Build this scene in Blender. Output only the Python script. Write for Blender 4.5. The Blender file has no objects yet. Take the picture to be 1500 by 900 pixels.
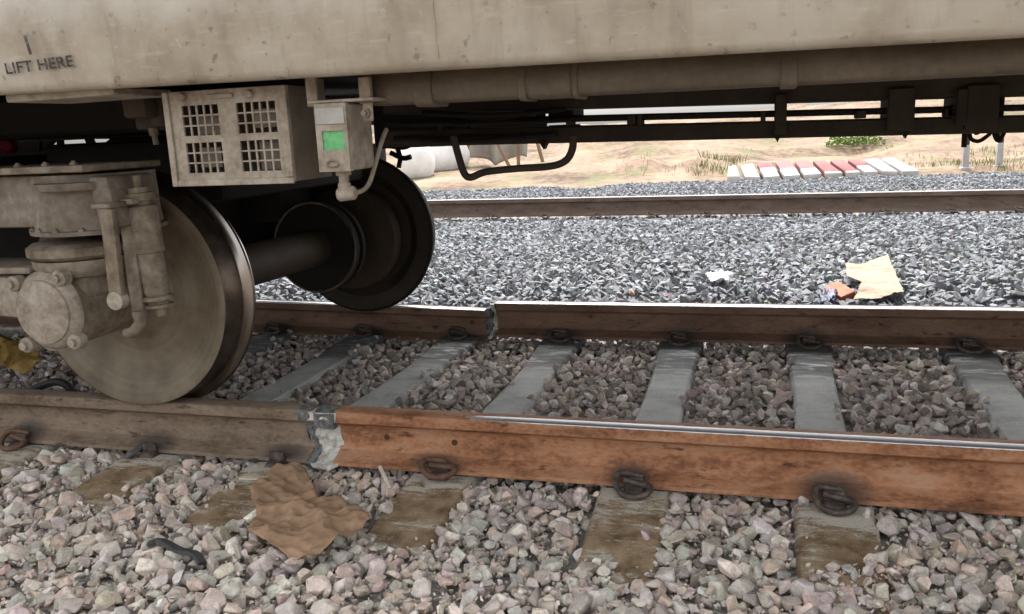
import bpy, bmesh, math, random
import numpy as np
from mathutils import Vector, Matrix, Euler, noise

random.seed(7)
RNG = np.random.default_rng(11)
R = math.radians
scene = bpy.context.scene

# ------------------------------------------------------------------ camera
CAM = np.array([-0.8514, -2.4442, 0.8838])
YAW, PITCH, ROLL, FPX = 0.2935, -0.2054, -0.0464, 1261.1      # fitted to the rails, sleepers and coach
fw = np.array([-math.sin(YAW)*math.cos(PITCH), math.cos(YAW)*math.cos(PITCH), math.sin(PITCH)])
r0 = np.array([math.cos(YAW), math.sin(YAW), 0.0]); u0 = np.cross(r0, fw)
rt = math.cos(ROLL)*r0 + math.sin(ROLL)*u0
up = -math.sin(ROLL)*r0 + math.cos(ROLL)*u0
cd = bpy.data.cameras.new('camera'); cam = bpy.data.objects.new('camera', cd)
scene.collection.objects.link(cam); scene.camera = cam
cam.matrix_world = Matrix(((rt[0], up[0], -fw[0], CAM[0]), (rt[1], up[1], -fw[1], CAM[1]),
                           (rt[2], up[2], -fw[2], CAM[2]), (0, 0, 0, 1)))
cd.sensor_fit = 'HORIZONTAL'; cd.sensor_width = 36.0; cd.lens = 36.0*FPX/1500.0
cd.clip_start = 0.05; cd.clip_end = 2000

# ------------------------------------------------------------------ world, sun, exposure
SUN_EL, SUN_AZ = R(58), R(-12)          # the sun stands behind the coach, so its near side lies in shade
w = bpy.data.worlds.new('World'); scene.world = w; w.use_nodes = True
nt = w.node_tree; sky = nt.nodes.new('ShaderNodeTexSky'); sky.sky_type = 'NISHITA'
sky.sun_disc = False; sky.sun_elevation = SUN_EL; sky.sun_rotation = SUN_AZ
sky.air_density = 1.0; sky.dust_density = 5.0; sky.ozone_density = 1.0
bg = nt.nodes['Background']; hs = nt.nodes.new('ShaderNodeHueSaturation'); hs.inputs['Saturation'].default_value = .16      # thin white overcast
nt.links.new(sky.outputs[0], hs.inputs['Color']); nt.links.new(hs.outputs[0], bg.inputs[0]); bg.inputs[1].default_value = 0.15
sd = bpy.data.lights.new('sun', 'SUN'); sd.energy = 1.5; sd.angle = R(11); sd.color = (1.0, 0.955, 0.91)
sun = bpy.data.objects.new('sun', sd); scene.collection.objects.link(sun)
sdir = Vector((math.sin(SUN_AZ)*math.cos(SUN_EL), math.cos(SUN_AZ)*math.cos(SUN_EL), math.sin(SUN_EL)))
sun.rotation_euler = sdir.to_track_quat('Z', 'Y').to_euler(); sun.location = sdir*30
scene.view_settings.view_transform = 'Standard'; scene.view_settings.look = 'None'
scene.view_settings.exposure = 2.0; scene.view_settings.gamma = 1.0

# ------------------------------------------------------------------ helpers
def ray(px, py): return fw + rt*(px-750)/FPX + up*(450-py)/FPX
def aty(px, py, y):                      # measure: photo pixel -> point on a plane of constant depth
    d = ray(px, py); t = (y-CAM[1])/d[1]; return Vector(CAM + d*t)
def atz(px, py, z):
    d = ray(px, py); t = (z-CAM[2])/d[2]; return Vector(CAM + d*t)

def link(o): scene.collection.objects.link(o); return o
def tag(o, label=None, cat=None, group=None, kind=None):
    if label: o['label'] = label
    if cat: o['category'] = cat
    if group: o['group'] = group
    if kind: o['kind'] = kind
    return o
def empty(name, loc=(0, 0, 0), **k):
    o = bpy.data.objects.new(name, None); o.location = loc; o.empty_display_size = .05; link(o)
    bpy.context.view_layer.update() if False else None
    return tag(o, **k)
def setparent(o, p):
    o.parent = p
    m = Matrix.Identity(4); q = p
    while q is not None:
        m = q.matrix_basis @ m if q.parent is None else (q.matrix_parent_inverse @ q.matrix_basis) @ m; q = q.parent
    o.matrix_parent_inverse = m.inverted()
def copy_tree(o, parent=None):
    c = o.copy(); link(c); pi = o.matrix_parent_inverse.copy()
    c.parent = parent; c.matrix_parent_inverse = pi
    for ch in list(o.children): copy_tree(ch, c)
    return c

class MB:
    """collects shapes into one mesh"""
    def __init__(s): s.bm = bmesh.new()
    def add(s, verts, faces):
        vs = [s.bm.verts.new(v) for v in verts]
        for f in faces:
            try: s.bm.faces.new([vs[i] for i in f])
            except ValueError: pass
        return s
    def box(s, a, b):
        x0, y0, z0 = a; x1, y1, z1 = b
        if x0 > x1: x0, x1 = x1, x0
        if y0 > y1: y0, y1 = y1, y0
        if z0 > z1: z0, z1 = z1, z0
        return s.add([(x0,y0,z0),(x1,y0,z0),(x1,y1,z0),(x0,y1,z0),(x0,y0,z1),(x1,y0,z1),(x1,y1,z1),(x0,y1,z1)],
                     [(0,3,2,1),(4,5,6,7),(0,1,5,4),(1,2,6,5),(2,3,7,6),(3,0,4,7)])
    def hexa(s, p):                      # eight corners: bottom ring, top ring
        return s.add(p, [(0,3,2,1),(4,5,6,7),(0,1,5,4),(1,2,6,5),(2,3,7,6),(3,0,4,7)])
    def bar(s, a, b, wd, ht, upv=(0, 0, 1)):   # rectangular bar from a to b
        a = Vector(a); b = Vector(b); d = (b-a).normalized(); side = d.cross(Vector(upv)).normalized(); u = side.cross(d)
        P = []
        for c in (a, b):
            P.append([c+side*sx*wd/2+u*sz*ht/2 for sx, sz in ((-1,-1),(1,-1),(1,1),(-1,1))])
        v = P[0]+P[1]
        return s.add(v, [(0,1,2,3),(7,6,5,4),(0,4,5,1),(1,5,6,2),(2,6,7,3),(3,7,4,0)])
    def lathe(s, prof, c, axis, n=32, cap=True):   # prof: (distance along axis, radius)
        c = Vector(c); ax = Vector(axis).normalized()
        t = Vector((0,0,1)) if abs(ax.z) < .9 else Vector((1,0,0))
        e1 = ax.cross(t).normalized(); e2 = ax.cross(e1)
        vs = []; fs = []
        for h, r in prof:
            for i in range(n):
                a = 2*math.pi*i/n; vs.append(c+ax*h+(e1*math.cos(a)+e2*math.sin(a))*r)
        m = len(prof)
        for j in range(m-1):
            for i in range(n):
                k = (i+1) % n; fs.append((j*n+i, j*n+k, (j+1)*n+k, (j+1)*n+i))
        if cap: fs.append(tuple(reversed(range(n)))); fs.append(tuple((m-1)*n+i for i in range(n)))
        return s.add(vs, fs)
    def cyl(s, a, b, r, n=20, r2=None):
        a = Vector(a); b = Vector(b); return s.lathe([(0, r), ((b-a).length, r if r2 is None else r2)], a, b-a, n)
    def tube(s, pts, r, n=10, closed=False):
        pts = [Vector(p) for p in pts]; m = len(pts); vs = []; fs = []
        prev = None
        for i, p in enumerate(pts):
            d = (pts[(i+1) % m]-pts[i-1]) if closed else (pts[min(i+1, m-1)]-pts[max(i-1, 0)])
            d.normalize()
            if prev is None:
                t = Vector((0,0,1)) if abs(d.z) < .9 else Vector((1,0,0)); e = d.cross(t).normalized()
            else: e = (prev-d*prev.dot(d)).normalized()
            prev = e; f = d.cross(e); rr = r[i] if isinstance(r, (list, tuple)) else r
            for k in range(n):
                a = 2*math.pi*k/n; vs.append(p+(e*math.cos(a)+f*math.sin(a))*rr)
        for i in range(m if closed else m-1):
            j = (i+1) % m
            for k in range(n):
                l = (k+1) % n; fs.append((i*n+k, i*n+l, j*n+l, j*n+k))
        if not closed: fs.append(tuple(reversed(range(n)))); fs.append(tuple((m-1)*n+k for k in range(n)))
        return s.add(vs, fs)
    def bevel(s, off, seg=2, ang=35):
        bmesh.ops.recalc_face_normals(s.bm, faces=s.bm.faces)
        es = [e for e in s.bm.edges if len(e.link_faces) == 2 and e.calc_face_angle(0) > R(ang)]
        bmesh.ops.bevel(s.bm, geom=es, offset=off, segments=seg, affect='EDGES', profile=.5, clamp_overlap=True)
        return s
    def build(s, name, mat, parent=None, smooth=40, **k):
        bmesh.ops.recalc_face_normals(s.bm, faces=s.bm.faces)
        me = bpy.data.meshes.new(name); s.bm.to_mesh(me); s.bm.free()
        for m in (mat if isinstance(mat, (list, tuple)) else [mat]): me.materials.append(m)
        if smooth:
            me.shade_smooth(); me.set_sharp_from_angle(angle=R(smooth))
        o = link(bpy.data.objects.new(name, me))
        if parent is not None: setparent(o, parent)
        return tag(o, **k)

def curve(pts, sub=6):                   # Catmull-Rom through points
    P = [Vector(p) for p in pts]; P = [P[0]*2-P[1]]+P+[P[-1]*2-P[-2]]; out = []
    for i in range(1, len(P)-2):
        a, b, c, d = P[i-1], P[i], P[i+1], P[i+2]
        for k in range(sub):
            t = k/sub
            out.append(.5*((2*b)+(c-a)*t+(2*a-5*b+4*c-d)*t*t+(3*b-a-3*c+d)*t**3))
    out.append(P[-2]); return out

# ------------------------------------------------------------------ materials
def srgb(c):
    return tuple((x/12.92 if x <= .04045 else ((x+.055)/1.055)**2.4) for x in (v/255 for v in c))
class NT:
    def __init__(s, name):
        s.m = bpy.data.materials.new(name); s.m.use_nodes = True; s.t = s.m.node_tree
        s.p = s.t.nodes['Principled BSDF']
    def n(s, typ, **k):
        o = s.t.nodes.new(typ)
        for a, v in k.items(): setattr(o, a, v)
        return o
    def l(s, a, b): s.t.links.new(a, b)
    def coord(s, kind='Position'):
        if kind == 'Position': return s.n('ShaderNodeNewGeometry').outputs['Position']
        return s.n('ShaderNodeTexCoord').outputs[kind]
    def noise(s, co, scale, detail=6, rough=.6, stretch=None, dist=0):
        if stretch:
            mp = s.n('ShaderNodeMapping'); mp.inputs['Scale'].default_value = stretch; s.l(co, mp.inputs[0]); co = mp.outputs[0]
        q = s.n('ShaderNodeTexNoise'); q.inputs['Scale'].default_value = scale; q.inputs['Detail'].default_value = detail
        q.inputs['Roughness'].default_value = rough; q.inputs['Distortion'].default_value = dist
        s.l(co, q.inputs['Vector']); return q.outputs['Fac']
    def ramp(s, fac, stops):
        r = s.n('ShaderNodeValToRGB'); e = r.color_ramp.elements
        while len(e) < len(stops): e.new(.5)
        for i, (p, c) in enumerate(stops):
            e[i].position = p; e[i].color = (*c, 1) if isinstance(c, (tuple, list)) else (c, c, c, 1)
        s.l(fac, r.inputs[0]); return r.outputs[0]
    def mix(s, fac, a, b, mode='MIX'):
        q = s.n('ShaderNodeMix', data_type='RGBA', blend_type=mode)
        for v, i in ((fac, 0), (a, 6), (b, 7)):
            if hasattr(v, 'is_output'): s.l(v, q.inputs[i])
            elif i == 0: q.inputs[0].default_value = v
            else: q.inputs[i].default_value = (*v, 1)
        return q.outputs[2]
    def math(s, op, a, b=0.0):
        q = s.n('ShaderNodeMath', operation=op)
        for v, i in ((a, 0), (b, 1)):
            if hasattr(v, 'is_output'): s.l(v, q.inputs[i])
            else: q.inputs[i].default_value = v
        return q.outputs[0]
    def attr(s, name): return s.n('ShaderNodeAttribute', attribute_name=name)
    def bump(s, h, strength=.4, dist=.01):
        b = s.n('ShaderNodeBump'); b.inputs['Strength'].default_value = strength; b.inputs['Distance'].default_value = dist
        s.l(h, b.inputs['Height']); s.l(b.outputs[0], s.p.inputs['Normal'])
    def done(s, color, rough=.8, metal=0.0, spec=.5):
        for v, k in ((color, 'Base Color'), (rough, 'Roughness'), (metal, 'Metallic')):
            i = s.p.inputs[k]
            if hasattr(v, 'is_output'): s.l(v, i)
            else: i.default_value = (*v, 1) if isinstance(v, (tuple, list)) else v
        s.p.inputs['Specular IOR Level'].default_value = spec
        return s.m

def dirty(name, stops, scale=6, rough=.8, bump=.3, bdist=.004, fine=60, metal=0.0, spec=.4, stretch=None, speck=None):
    q = NT(name); co = q.coord()
    a = q.noise(co, scale, 7, .62, stretch); b = q.noise(co, fine, 5, .6)
    f = q.math('ADD', q.math('MULTIPLY', a, .72), q.math('MULTIPLY', b, .28))
    c = q.ramp(f, stops)
    if speck:
        s_ = q.noise(co, speck[1], 3, .5); k = q.ramp(s_, [(speck[2], 0.0), (speck[2]+.06, 1.0)]); c = q.mix(k, c, speck[0])
    q.bump(f, bump, bdist); return q.done(c, rough, metal, spec)

M = {}
# coach paint: cream-grey steel under grime, streaks, scratches
def m_skirt():
    q = NT('grimy_skirt_paint'); co = q.coord()
    a = q.noise(co, 7, 8, .62); b = q.noise(co, 9, 6, .6, (1.0, 1, .28), .6); s1 = q.noise(co, 90, 4, .6, (.18, 1, 1)); sp = q.noise(co, 38, 5, .55)
    base = q.ramp(a, [(.3, (.265, .215, .155)), (.5, (.345, .295, .225)), (.68, (.405, .36, .29))])
    base = q.mix(q.math('MULTIPLY', q.ramp(b, [(.5, 0.), (.72, 1.)]), .55), base, (.20, .16, .115))
    base = q.mix(q.math('MULTIPLY', q.ramp(s1, [(.56, 0.), (.72, 1.)]), .4), base, (.46, .42, .35))
    base = q.mix(q.math('MULTIPLY', q.ramp(sp, [(.62, 0.), (.70, 1.)]), .65), base, (.10, .08, .06))
    dn = q.noise(co, 21, 6, .7, (1, 1, .6), 1.2)
    base = q.mix(q.math('MULTIPLY', q.ramp(dn, [(.64, 0.), (.68, 1.)]), .7), base, (.40, .38, .34))
    st = q.noise(co, 26, 5, .6, (1, 1, .10), .4); base = q.mix(q.math('MULTIPLY', q.ramp(st, [(.54, 0.), (.70, 1.)]), .32), base, (.15, .12, .088))
    bl = q.noise(co, 3.2, 4, .55); base = q.mix(q.math('MULTIPLY', q.ramp(bl, [(.45, 0.), (.65, 1.)]), .35), base, (.43, .385, .32))
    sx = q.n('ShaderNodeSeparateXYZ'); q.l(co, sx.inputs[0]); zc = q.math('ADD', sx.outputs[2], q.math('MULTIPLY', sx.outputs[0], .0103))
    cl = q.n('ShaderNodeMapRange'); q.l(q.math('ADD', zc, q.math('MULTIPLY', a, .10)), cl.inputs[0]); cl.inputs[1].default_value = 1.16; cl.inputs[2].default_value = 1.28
    base = q.mix(q.math('MULTIPLY', cl.outputs[0], .8), base, (.56, .55, .50))  # paler towards the top: a glow of sky put into the colour
    q.bump(q.math('ADD', a, q.math('MULTIPLY', sp, .4)), .25, .004)
    rg = q.ramp(a, [(.35, .42), (.65, .62)])
    return q.done(base, rg, .0, .5)
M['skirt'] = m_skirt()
M['dust'] = dirty('dusty_steel', [(.3, (.10, .078, .056)), (.5, (.17, .142, .108)), (.72, (.25, .22, .18))], 9, .75, .35, .006)
M['dustpale'] = dirty('pale_dusty_steel', [(.30, (.15, .115, .08)), (.5, (.285, .24, .185)), (.68, (.40, .355, .295))], 15, .75, .45, .004)
M['bogie'] = dirty('bogie_casting_dust', [(.30, (.07, .052, .036)), (.45, (.155, .125, .093)), (.57, (.23, .195, .155)), (.68, (.34, .345, .30))], 7, .8, .7, .012, 45)
M['bogie2'] = dirty('axle_box_dust', [(.30, (.085, .062, .041)), (.5, (.205, .165, .118)), (.68, (.34, .29, .23))], 16, .8, .7, .010, 50)
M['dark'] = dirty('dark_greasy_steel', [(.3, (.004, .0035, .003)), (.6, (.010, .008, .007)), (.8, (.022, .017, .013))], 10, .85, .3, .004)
M['darkbrown'] = dirty('dark_brown_steel', [(.3, (.020, .015, .011)), (.6, (.042, .032, .024)), (.8, (.075, .058, .045))], 9, .8, .3, .004)
M['sill'] = dirty('dusty_sill', [(.3, (.06, .045, .031)), (.5, (.12, .094, .067)), (.7, (.19, .155, .115))], 6, .7, .3, .004, 50, stretch=(.5, 1, 1))
M['axle'] = dirty('brown_axle', [(.3, (.02, .013, .008)), (.6, (.05, .033, .02)), (.8, (.075, .05, .033))], 9, .7)
M['black'] = dirty('black_rubber', [(.3, (.012, .012, .012)), (.7, (.035, .034, .033))], 20, .7)
M['ironclip'] = dirty('dark_iron_clip', [(.3, (.03, .025, .022)), (.5, (.075, .06, .05)), (.68, (.19, .14, .105))], 40, .6, .3, .002, 200, .3)
M['rustclip'] = dirty('rusty_iron_clip', [(.3, (.05, .03, .02)), (.55, (.13, .07, .045)), (.75, (.24, .13, .08))], 40, .75, .3, .002, 200)
M['shine'] = NT('worn_bright_steel').done((.62, .62, .63), .22, 1.0)
M['letter'] = dirty('worn_black_stencil', [(.38, (.16, .135, .105)), (.47, (.06, .05, .045)), (.7, (.025, .022, .02))], 60, .8, .1)
def m_wheel():
    q = NT('wheel_face_dust'); co = q.coord('Object')
    sx = q.n('ShaderNodeSeparateXYZ'); q.l(co, sx.inputs[0])
    rad = q.math('SQRT', q.math('ADD', q.math('POWER', sx.outputs[0], 2.0), q.math('POWER', sx.outputs[2], 2.0)))
    a = q.noise(co, 7, 7, .6); rr = q.n('ShaderNodeCombineXYZ'); q.l(rad, rr.inputs[0])
    ring = q.noise(rr.outputs[0], 55, 4, .6)
    f = q.math('ADD', q.math('MULTIPLY', a, .7), q.math('MULTIPLY', ring, .3))
    c = q.ramp(f, [(.32, (.10, .075, .048)), (.5, (.175, .138, .093)), (.66, (.24, .20, .145))])
    q.bump(f, .15, .004); return q.done(c, .62, 0, .4)
M['wheel'] = m_wheel()
def m_tread():
    q = NT('wheel_tread_steel'); co = q.coord(); a = q.noise(co, 14, 6, .6)
    c = q.ramp(a, [(.35, (.07, .052, .04)), (.65, (.16, .125, .10))]); return q.done(c, .36, .75)
M['tread'] = m_tread()
M['flange'] = NT('polished_flange').done((.30, .27, .24), .25, 1.0)
def m_rail(name, stops, topbright, stain=(.045, .04, .038), rs=9):
    q = NT(name); co = q.coord()
    a = q.noise(co, rs, 8, .65, (.45, 1, 1.4)); b = q.noise(co, 85, 5, .62, (.6, 1, 1)); pit = q.noise(co, 30, 6, .62, (.35, 1, 1.2))
    f = q.math('ADD', q.math('MULTIPLY', a, .7), q.math('MULTIPLY', b, .3))
    c = q.ramp(f, stops)
    c = q.mix(q.math('MULTIPLY', q.ramp(pit, [(.60, 0.), (.68, 1.)]), .75), c, tuple(v*.35 for v in stops[0][1]))
    g = q.attr('stain'); st = q.math('ADD', g.outputs['Fac'], q.math('MULTIPLY', q.math('SUBTRACT', a, .5), .9))
    c = q.mix(q.math('MULTIPLY', q.ramp(st, [(.42, 0.), (.85, 1.)]), .75), c, stain)
    h = q.attr('heat'); hh = q.math('ADD', h.outputs['Fac'], q.math('MULTIPLY', q.math('SUBTRACT', a, .5), 1.2))
    c = q.mix(q.ramp(hh, [(.45, 0.), (.65, 1.)]), c, (.50, .17, .035))
    t = q.attr('top'); tt = q.math('MULTIPLY', q.ramp(q.math('ADD', t.outputs['Fac'], q.math('MULTIPLY', q.math('SUBTRACT', b, .5), .35)), [(.42, 0.), (.58, 1.)]), topbright)
    c = q.mix(tt, c, (.62, .61, .62))
    rg = q.n('ShaderNodeMapRange'); q.l(tt, rg.inputs[0]); rg.inputs[3].default_value = .8; rg.inputs[4].default_value = .42
    q.bump(q.math('ADD', f, q.math('MULTIPLY', pit, .6)), .35, .003)
    return q.done(c, rg.outputs[0], q.math('MULTIPLY', tt, .8), .2)
M['rail_orange'] = m_rail('orange_rusty_rail', [(.36, (.13, .062, .036)), (.44, (.25, .112, .057)), (.52, (.37, .18, .095)), (.60, (.40, .235, .145)), (.70, (.34, .25, .19))], 1.0)
M['rail_grey'] = m_rail('grey_brown_rail', [(.36, (.10, .07, .048)), (.5, (.20, .145, .102)), (.64, (.27, .205, .15))], .0)
M['rail_dark'] = m_rail('dark_brown_rail', [(.3, (.07, .042, .028)), (.48, (.15, .09, .06)), (.62, (.21, .13, .09)), (.75, (.24, .16, .12))], 1.0)
M['rail_far'] = m_rail('weathered_far_rail', [(.3, (.055, .038, .03)), (.5, (.10, .073, .06)), (.7, (.15, .115, .098))], .3)
M['weld'] = dirty('grey_weld_slag', [(.36, (.05, .048, .046)), (.5, (.13, .13, .127)), (.66, (.24, .235, .225))], 55, .9, .9, .006, 220)
M['whiteslag'] = dirty('white_weld_sand', [(.32, (.22, .19, .155)), (.44, (.42, .39, .34)), (.56, (.60, .58, .53))], 48, .95, .9, .006, 200)
M['hole'] = NT('rusty_bolt_hole').done((.07, .035, .022), .95)
def m_conc():
    q = NT('sleeper_concrete'); co = q.coord()
    a = q.noise(co, 7, 8, .62); b = q.noise(co, 120, 4, .6); sx = q.n('ShaderNodeSeparateXYZ'); q.l(co, sx.inputs[0])
    base = q.ramp(q.math('ADD', q.math('MULTIPLY', a, .75), q.math('MULTIPLY', b, .25)), [(.32, (.28, .272, .252)), (.5, (.43, .425, .40)), (.68, (.52, .515, .49))])
    # outside the rail: caked brown dirt over flaking white lime wash
    d = q.noise(co, 11, 7, .66, (1, .8, 1)); dirt = q.ramp(q.noise(co, 16, 6, .6), [(.32, (.13, .086, .048)), (.5, (.26, .18, .108)), (.70, (.38, .285, .185))])
    m1 = q.n('ShaderNodeMapRange'); q.l(sx.outputs[1], m1.inputs[0]); m1.inputs[1].default_value = -.03; m1.inputs[2].default_value = -.10
    fl = q.noise(co, 15, 9, .74, (.42, 1.9, 1), .35)
    m2 = q.n('ShaderNodeMapRange'); q.l(sx.outputs[1], m2.inputs[0]); m2.inputs[1].default_value = -.42; m2.inputs[2].default_value = -.10; m2.inputs[3].default_value = -.02; m2.inputs[4].default_value = .075; m2.inputs[1].default_value = -.30; m2.inputs[2].default_value = -.12
    pt = q.noise(co, 8, 5, .6, (.7, 1.2, 1), .3); pit = q.noise(co, 140, 3, .6)
    white = q.ramp(q.math('ADD', q.math('ADD', q.math('MULTIPLY', fl, .55), q.math('MULTIPLY', pt, .45)), q.math('ADD', m2.outputs[0], q.math('MULTIPLY', q.math('SUBTRACT', pit, .5), .16))), [(.50, 0.), (.565, 1.)])
    oc = q.mix(q.math('MULTIPLY', white, .85), dirt, (.52, .48, .40))
    c = q.mix(m1.outputs[0], base, oc)
    # wet, whitened streak beside the far rail
    m3 = q.n('ShaderNodeMapRange'); q.l(sx.outputs[1], m3.inputs[0]); m3.inputs[1].default_value = 1.12; m3.inputs[2].default_value = 1.30
    w_ = q.ramp(q.noise(co, 14, 6, .6, (.5, 1.6, 1), .6), [(.42, (.10, .10, .098)), (.55, (.17, .17, .17)), (.66, (.55, .55, .56))])
    c = q.mix(q.math('MULTIPLY', m3.outputs[0], .85), c, w_)
    q.bump(q.math('ADD', q.math('MULTIPLY', white, .3), q.math('ADD', fl, b)), .6, .006); return q.done(c, .92, 0, .12)
M['concrete'] = m_conc()
def m_stone(name, src, scl):
    q = NT(name)
    if src == 'attr': col = q.attr('tint').outputs['Color']; co = q.coord()
    else: col = q.n('ShaderNodeObjectInfo').outputs['Color']; co = q.coord()
    a = q.noise(co, scl, 5, .65); b = q.noise(co, scl*4.5, 4, .6)
    f = q.ramp(q.math('ADD', q.math('MULTIPLY', a, .6), q.math('MULTIPLY', b, .4)), [(.3, .5), (.42, .82), (.52, 1.05), (.72, 1.4)])
    c = q.mix(1.0, col, f, 'MULTIPLY')
    q.bump(a, .5, .006); return q.done(c, .85, 0, .3)
M['stone'] = m_stone('ballast_stone', 'attr', 42)
M['stoneobj'] = m_stone('ballast_stone_single', 'obj', 42)
M['bed'] = dirty('ballast_bed_grit', [(.3, (.15, .135, .12)), (.5, (.26, .24, .215)), (.7, (.36, .335, .31))], 25, .95, .8, .02, 90)
def m_sand():
    q = NT('dry_sand_ground'); co = q.coord()
    a = q.noise(co, .55, 8, .6); b = q.noise(co, 6, 6, .65)
    f = q.math('ADD', q.math('MULTIPLY', a, .6), q.math('MULTIPLY', b, .4))
    c = q.ramp(f, [(.38, (.06, .042, .026)), (.46, (.125, .086, .056)), (.55, (.20, .14, .098)), (.70, (.25, .188, .138))])
    g = q.noise(co, .9, 6, .6); c = q.mix(q.math('MULTIPLY', q.ramp(g, [(.53, 0.), (.62, 1.)]), .55), c, (.11, .12, .05))
    q.bump(f, .6, .08); return q.done(c, .95, 0, .2)
M['sand'] = m_sand()

# ------------------------------------------------------------------ the ground
NX = 10
def hfield(x, y):
    """top of the ballast"""
    x = np.asarray(x, float); y = np.asarray(y, float)
    n1 = .5*np.sin(3.1*x+1.3*y+.4)+.5*np.sin(-1.7*x+4.3*y+1.1)
    z = np.full(np.broadcast(x, y).shape, -.205)
    out = np.clip((-y-.10)/.5, 0, 1)
    z = np.where(y < -.02, -.203 - .015*np.clip((x+2.1)/.8, 0, 1)*np.clip((-y-.16)/.2, 0, 1)*np.clip((y+.75)/.25, 0, 1) + .004*n1, z)
    z = np.where((y >= -.02) & (y < 1.76), -.207 + .006*n1, z)
    z = np.where(y >= 1.76, -.19 + .06*np.clip((y-1.85)/.35, 0, 1) - .075*np.clip((y-2.6)/4.5, 0, 1) + .012*n1, z)
    z = np.where(y > 6.9, -.215 - .04*np.clip((y-6.9)/.6, 0, 1), z)
    z = np.where(y > 8.05, -.17 + .02*n1, z)
    z = np.where(y > 11, -.17 - .10*np.clip((y-11)/3.5, 0, 1) + .02*n1, z)
    return z
def edge_far(x): return 13.4+.9*np.sin(.35*x+1.0)+.25*np.sin(1.9*x)

def sheet(name, xs, ys, zf, mat, **k):
    X, Y = np.meshgrid(xs, ys); Z = zf(X, Y); n, m = X.shape
    V = np.stack([X, Y, Z], -1).reshape(-1, 3)
    F = [(j*m+i, j*m+i+1, (j+1)*m+i+1, (j+1)*m+i) for j in range(n-1) for i in range(m-1)]
    me = bpy.data.meshes.new(name); me.from_pydata(V.tolist(), [], F); me.materials.append(mat); me.shade_smooth()
    return tag(link(bpy.data.objects.new(name, me)), **k)

def sandz(X, Y):
    a = -.33 + .0*X
    # rough spoil bank that rises behind the slabs
    d = np.clip((Y-17)/22, 0, 1)
    bank = np.clip((X+10)/14, 0.10, 1)
    b = d*d*(3-2*d)*(1.0+.75*bank)*np.exp(-np.clip(Y-45, 0, 400)/60)
    n = .10*np.sin(.9*X+.5*Y)+.07*np.sin(-1.3*X+1.1*Y+2)+.05*np.sin(2.9*X+.3*Y+1)+.04*np.sin(1.2*X-3.1*Y)
    ridge = .42*np.exp(-((Y-16.2)/.9)**2)*np.exp(-((X+3.1)/1.7)**2)*(.7+.3*np.sin(5*X))
    ridge += .22*np.exp(-((Y-17.5)/1.2)**2)*np.exp(-((X+5.4)/1.6)**2)
    amp = np.clip((Y-13.5)/6, 0, 1)*np.exp(-np.clip(Y-60, 0, 1000)/40)
    return a+.17*np.clip((Y-13)/2, 0, 1)+b*.82+n*amp+ridge
xs = np.concatenate([[-600, -200, -80, -45], np.arange(-30, 30.1, .4), [45, 80, 200, 600]])
ys = np.concatenate([[-400, -60, -12, -4, 0, 4, 8, 11], np.arange(12, 40, .3), np.arange(40, 70, 2), [90, 140, 300, 900]])
ground = sheet('sand_ground', xs, ys, sandz, M['sand'], kind='structure', label='pale dry sandy ground rising beyond the tracks')
bed = sheet('ballast_bed', np.concatenate([np.arange(-20, -8, .5), np.arange(-8, 6, .1), np.arange(6, 16.1, .5)]),
            np.concatenate([np.arange(-3.5, -1.2, .3), np.arange(-1.2, 15.0, .1)]),
            lambda X, Y: np.where(Y < edge_far(X)+.3, hfield(X, Y)-.028, -.62), M['bed'], kind='structure', label='grey crushed stone ballast under the tracks')

# ------------------------------------------------------------------ stones
def make_variant(npts, bev, seed):
    rnd = random.Random(seed); bm = bmesh.new()
    ax = (1, rnd.uniform(.68, .95), rnd.uniform(.5, .78))
    for i in range(npts):
        v = Vector((rnd.gauss(0, 1), rnd.gauss(0, 1), rnd.gauss(0, 1))).normalized()
        v *= rnd.uniform(.86, 1.06)
        k = max(abs(v.x), abs(v.y), abs(v.z)); v = v*(.72+.28/k*.72)
        bm.verts.new((v.x*ax[0]*.5, v.y*ax[1]*.5, v.z*ax[2]*.5))
    r = bmesh.ops.convex_hull(bm, input=bm.verts)
    bmesh.ops.delete(bm, geom=[g for g in r['geom_interior'] if isinstance(g, bmesh.types.BMVert)], context='VERTS')
    if bev:
        bmesh.ops.dissolve_limit(bm, angle_limit=R(17), verts=bm.verts, edges=bm.edges)
        bmesh.ops.bevel(bm, geom=list(bm.edges), offset=bev, segments=1, affect='EDGES', clamp_overlap=True)
    bmesh.ops.triangulate(bm, faces=bm.faces)
    bm.verts.ensure_lookup_table()
    me = bpy.data.meshes.new('stone'); bm.to_mesh(me); bm.free()
    V = np.array([v.co for v in me.vertices]); F = np.array([p.vertices[:] for p in me.polygons]); return me, V, F
NEARV = [make_variant(13, .035, 100+i) for i in range(22)]
MIDV = [make_variant(11, 0, 200+i) for i in range(18)]
FARV = [make_variant(8, 0, 300+i) for i in range(14)]

PAL = {  # linear base colours
 'near': (1.38*np.array([1.05,1,.94])*(.5*np.array([.335,.31,.28])+.5*np.array([(.40,.375,.35),(.30,.275,.255),(.40,.30,.255),(.31,.30,.295),(.24,.185,.15),(.52,.49,.455),(.17,.155,.145),(.36,.345,.30),(.33,.245,.21)])),
          np.array([.22,.18,.15,.13,.06,.08,.05,.06,.07])),
 'mid': (2.0*np.array([.98,1,1.04])*np.array([(.23,.195,.165),(.17,.14,.12),(.28,.245,.215),(.13,.11,.095),(.25,.20,.16),(.33,.30,.27)]), np.array([.28,.25,.17,.14,.1,.06])),
 'far': (.54*np.array([.97,1,1.05])*(.6*np.array([.285,.29,.298])+.4*np.array([(.27,.275,.285),(.36,.365,.37),(.18,.185,.20),(.50,.50,.50),(.12,.125,.135),(.33,.315,.29)])), np.array([.3,.24,.2,.1,.1,.06]))}
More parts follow.
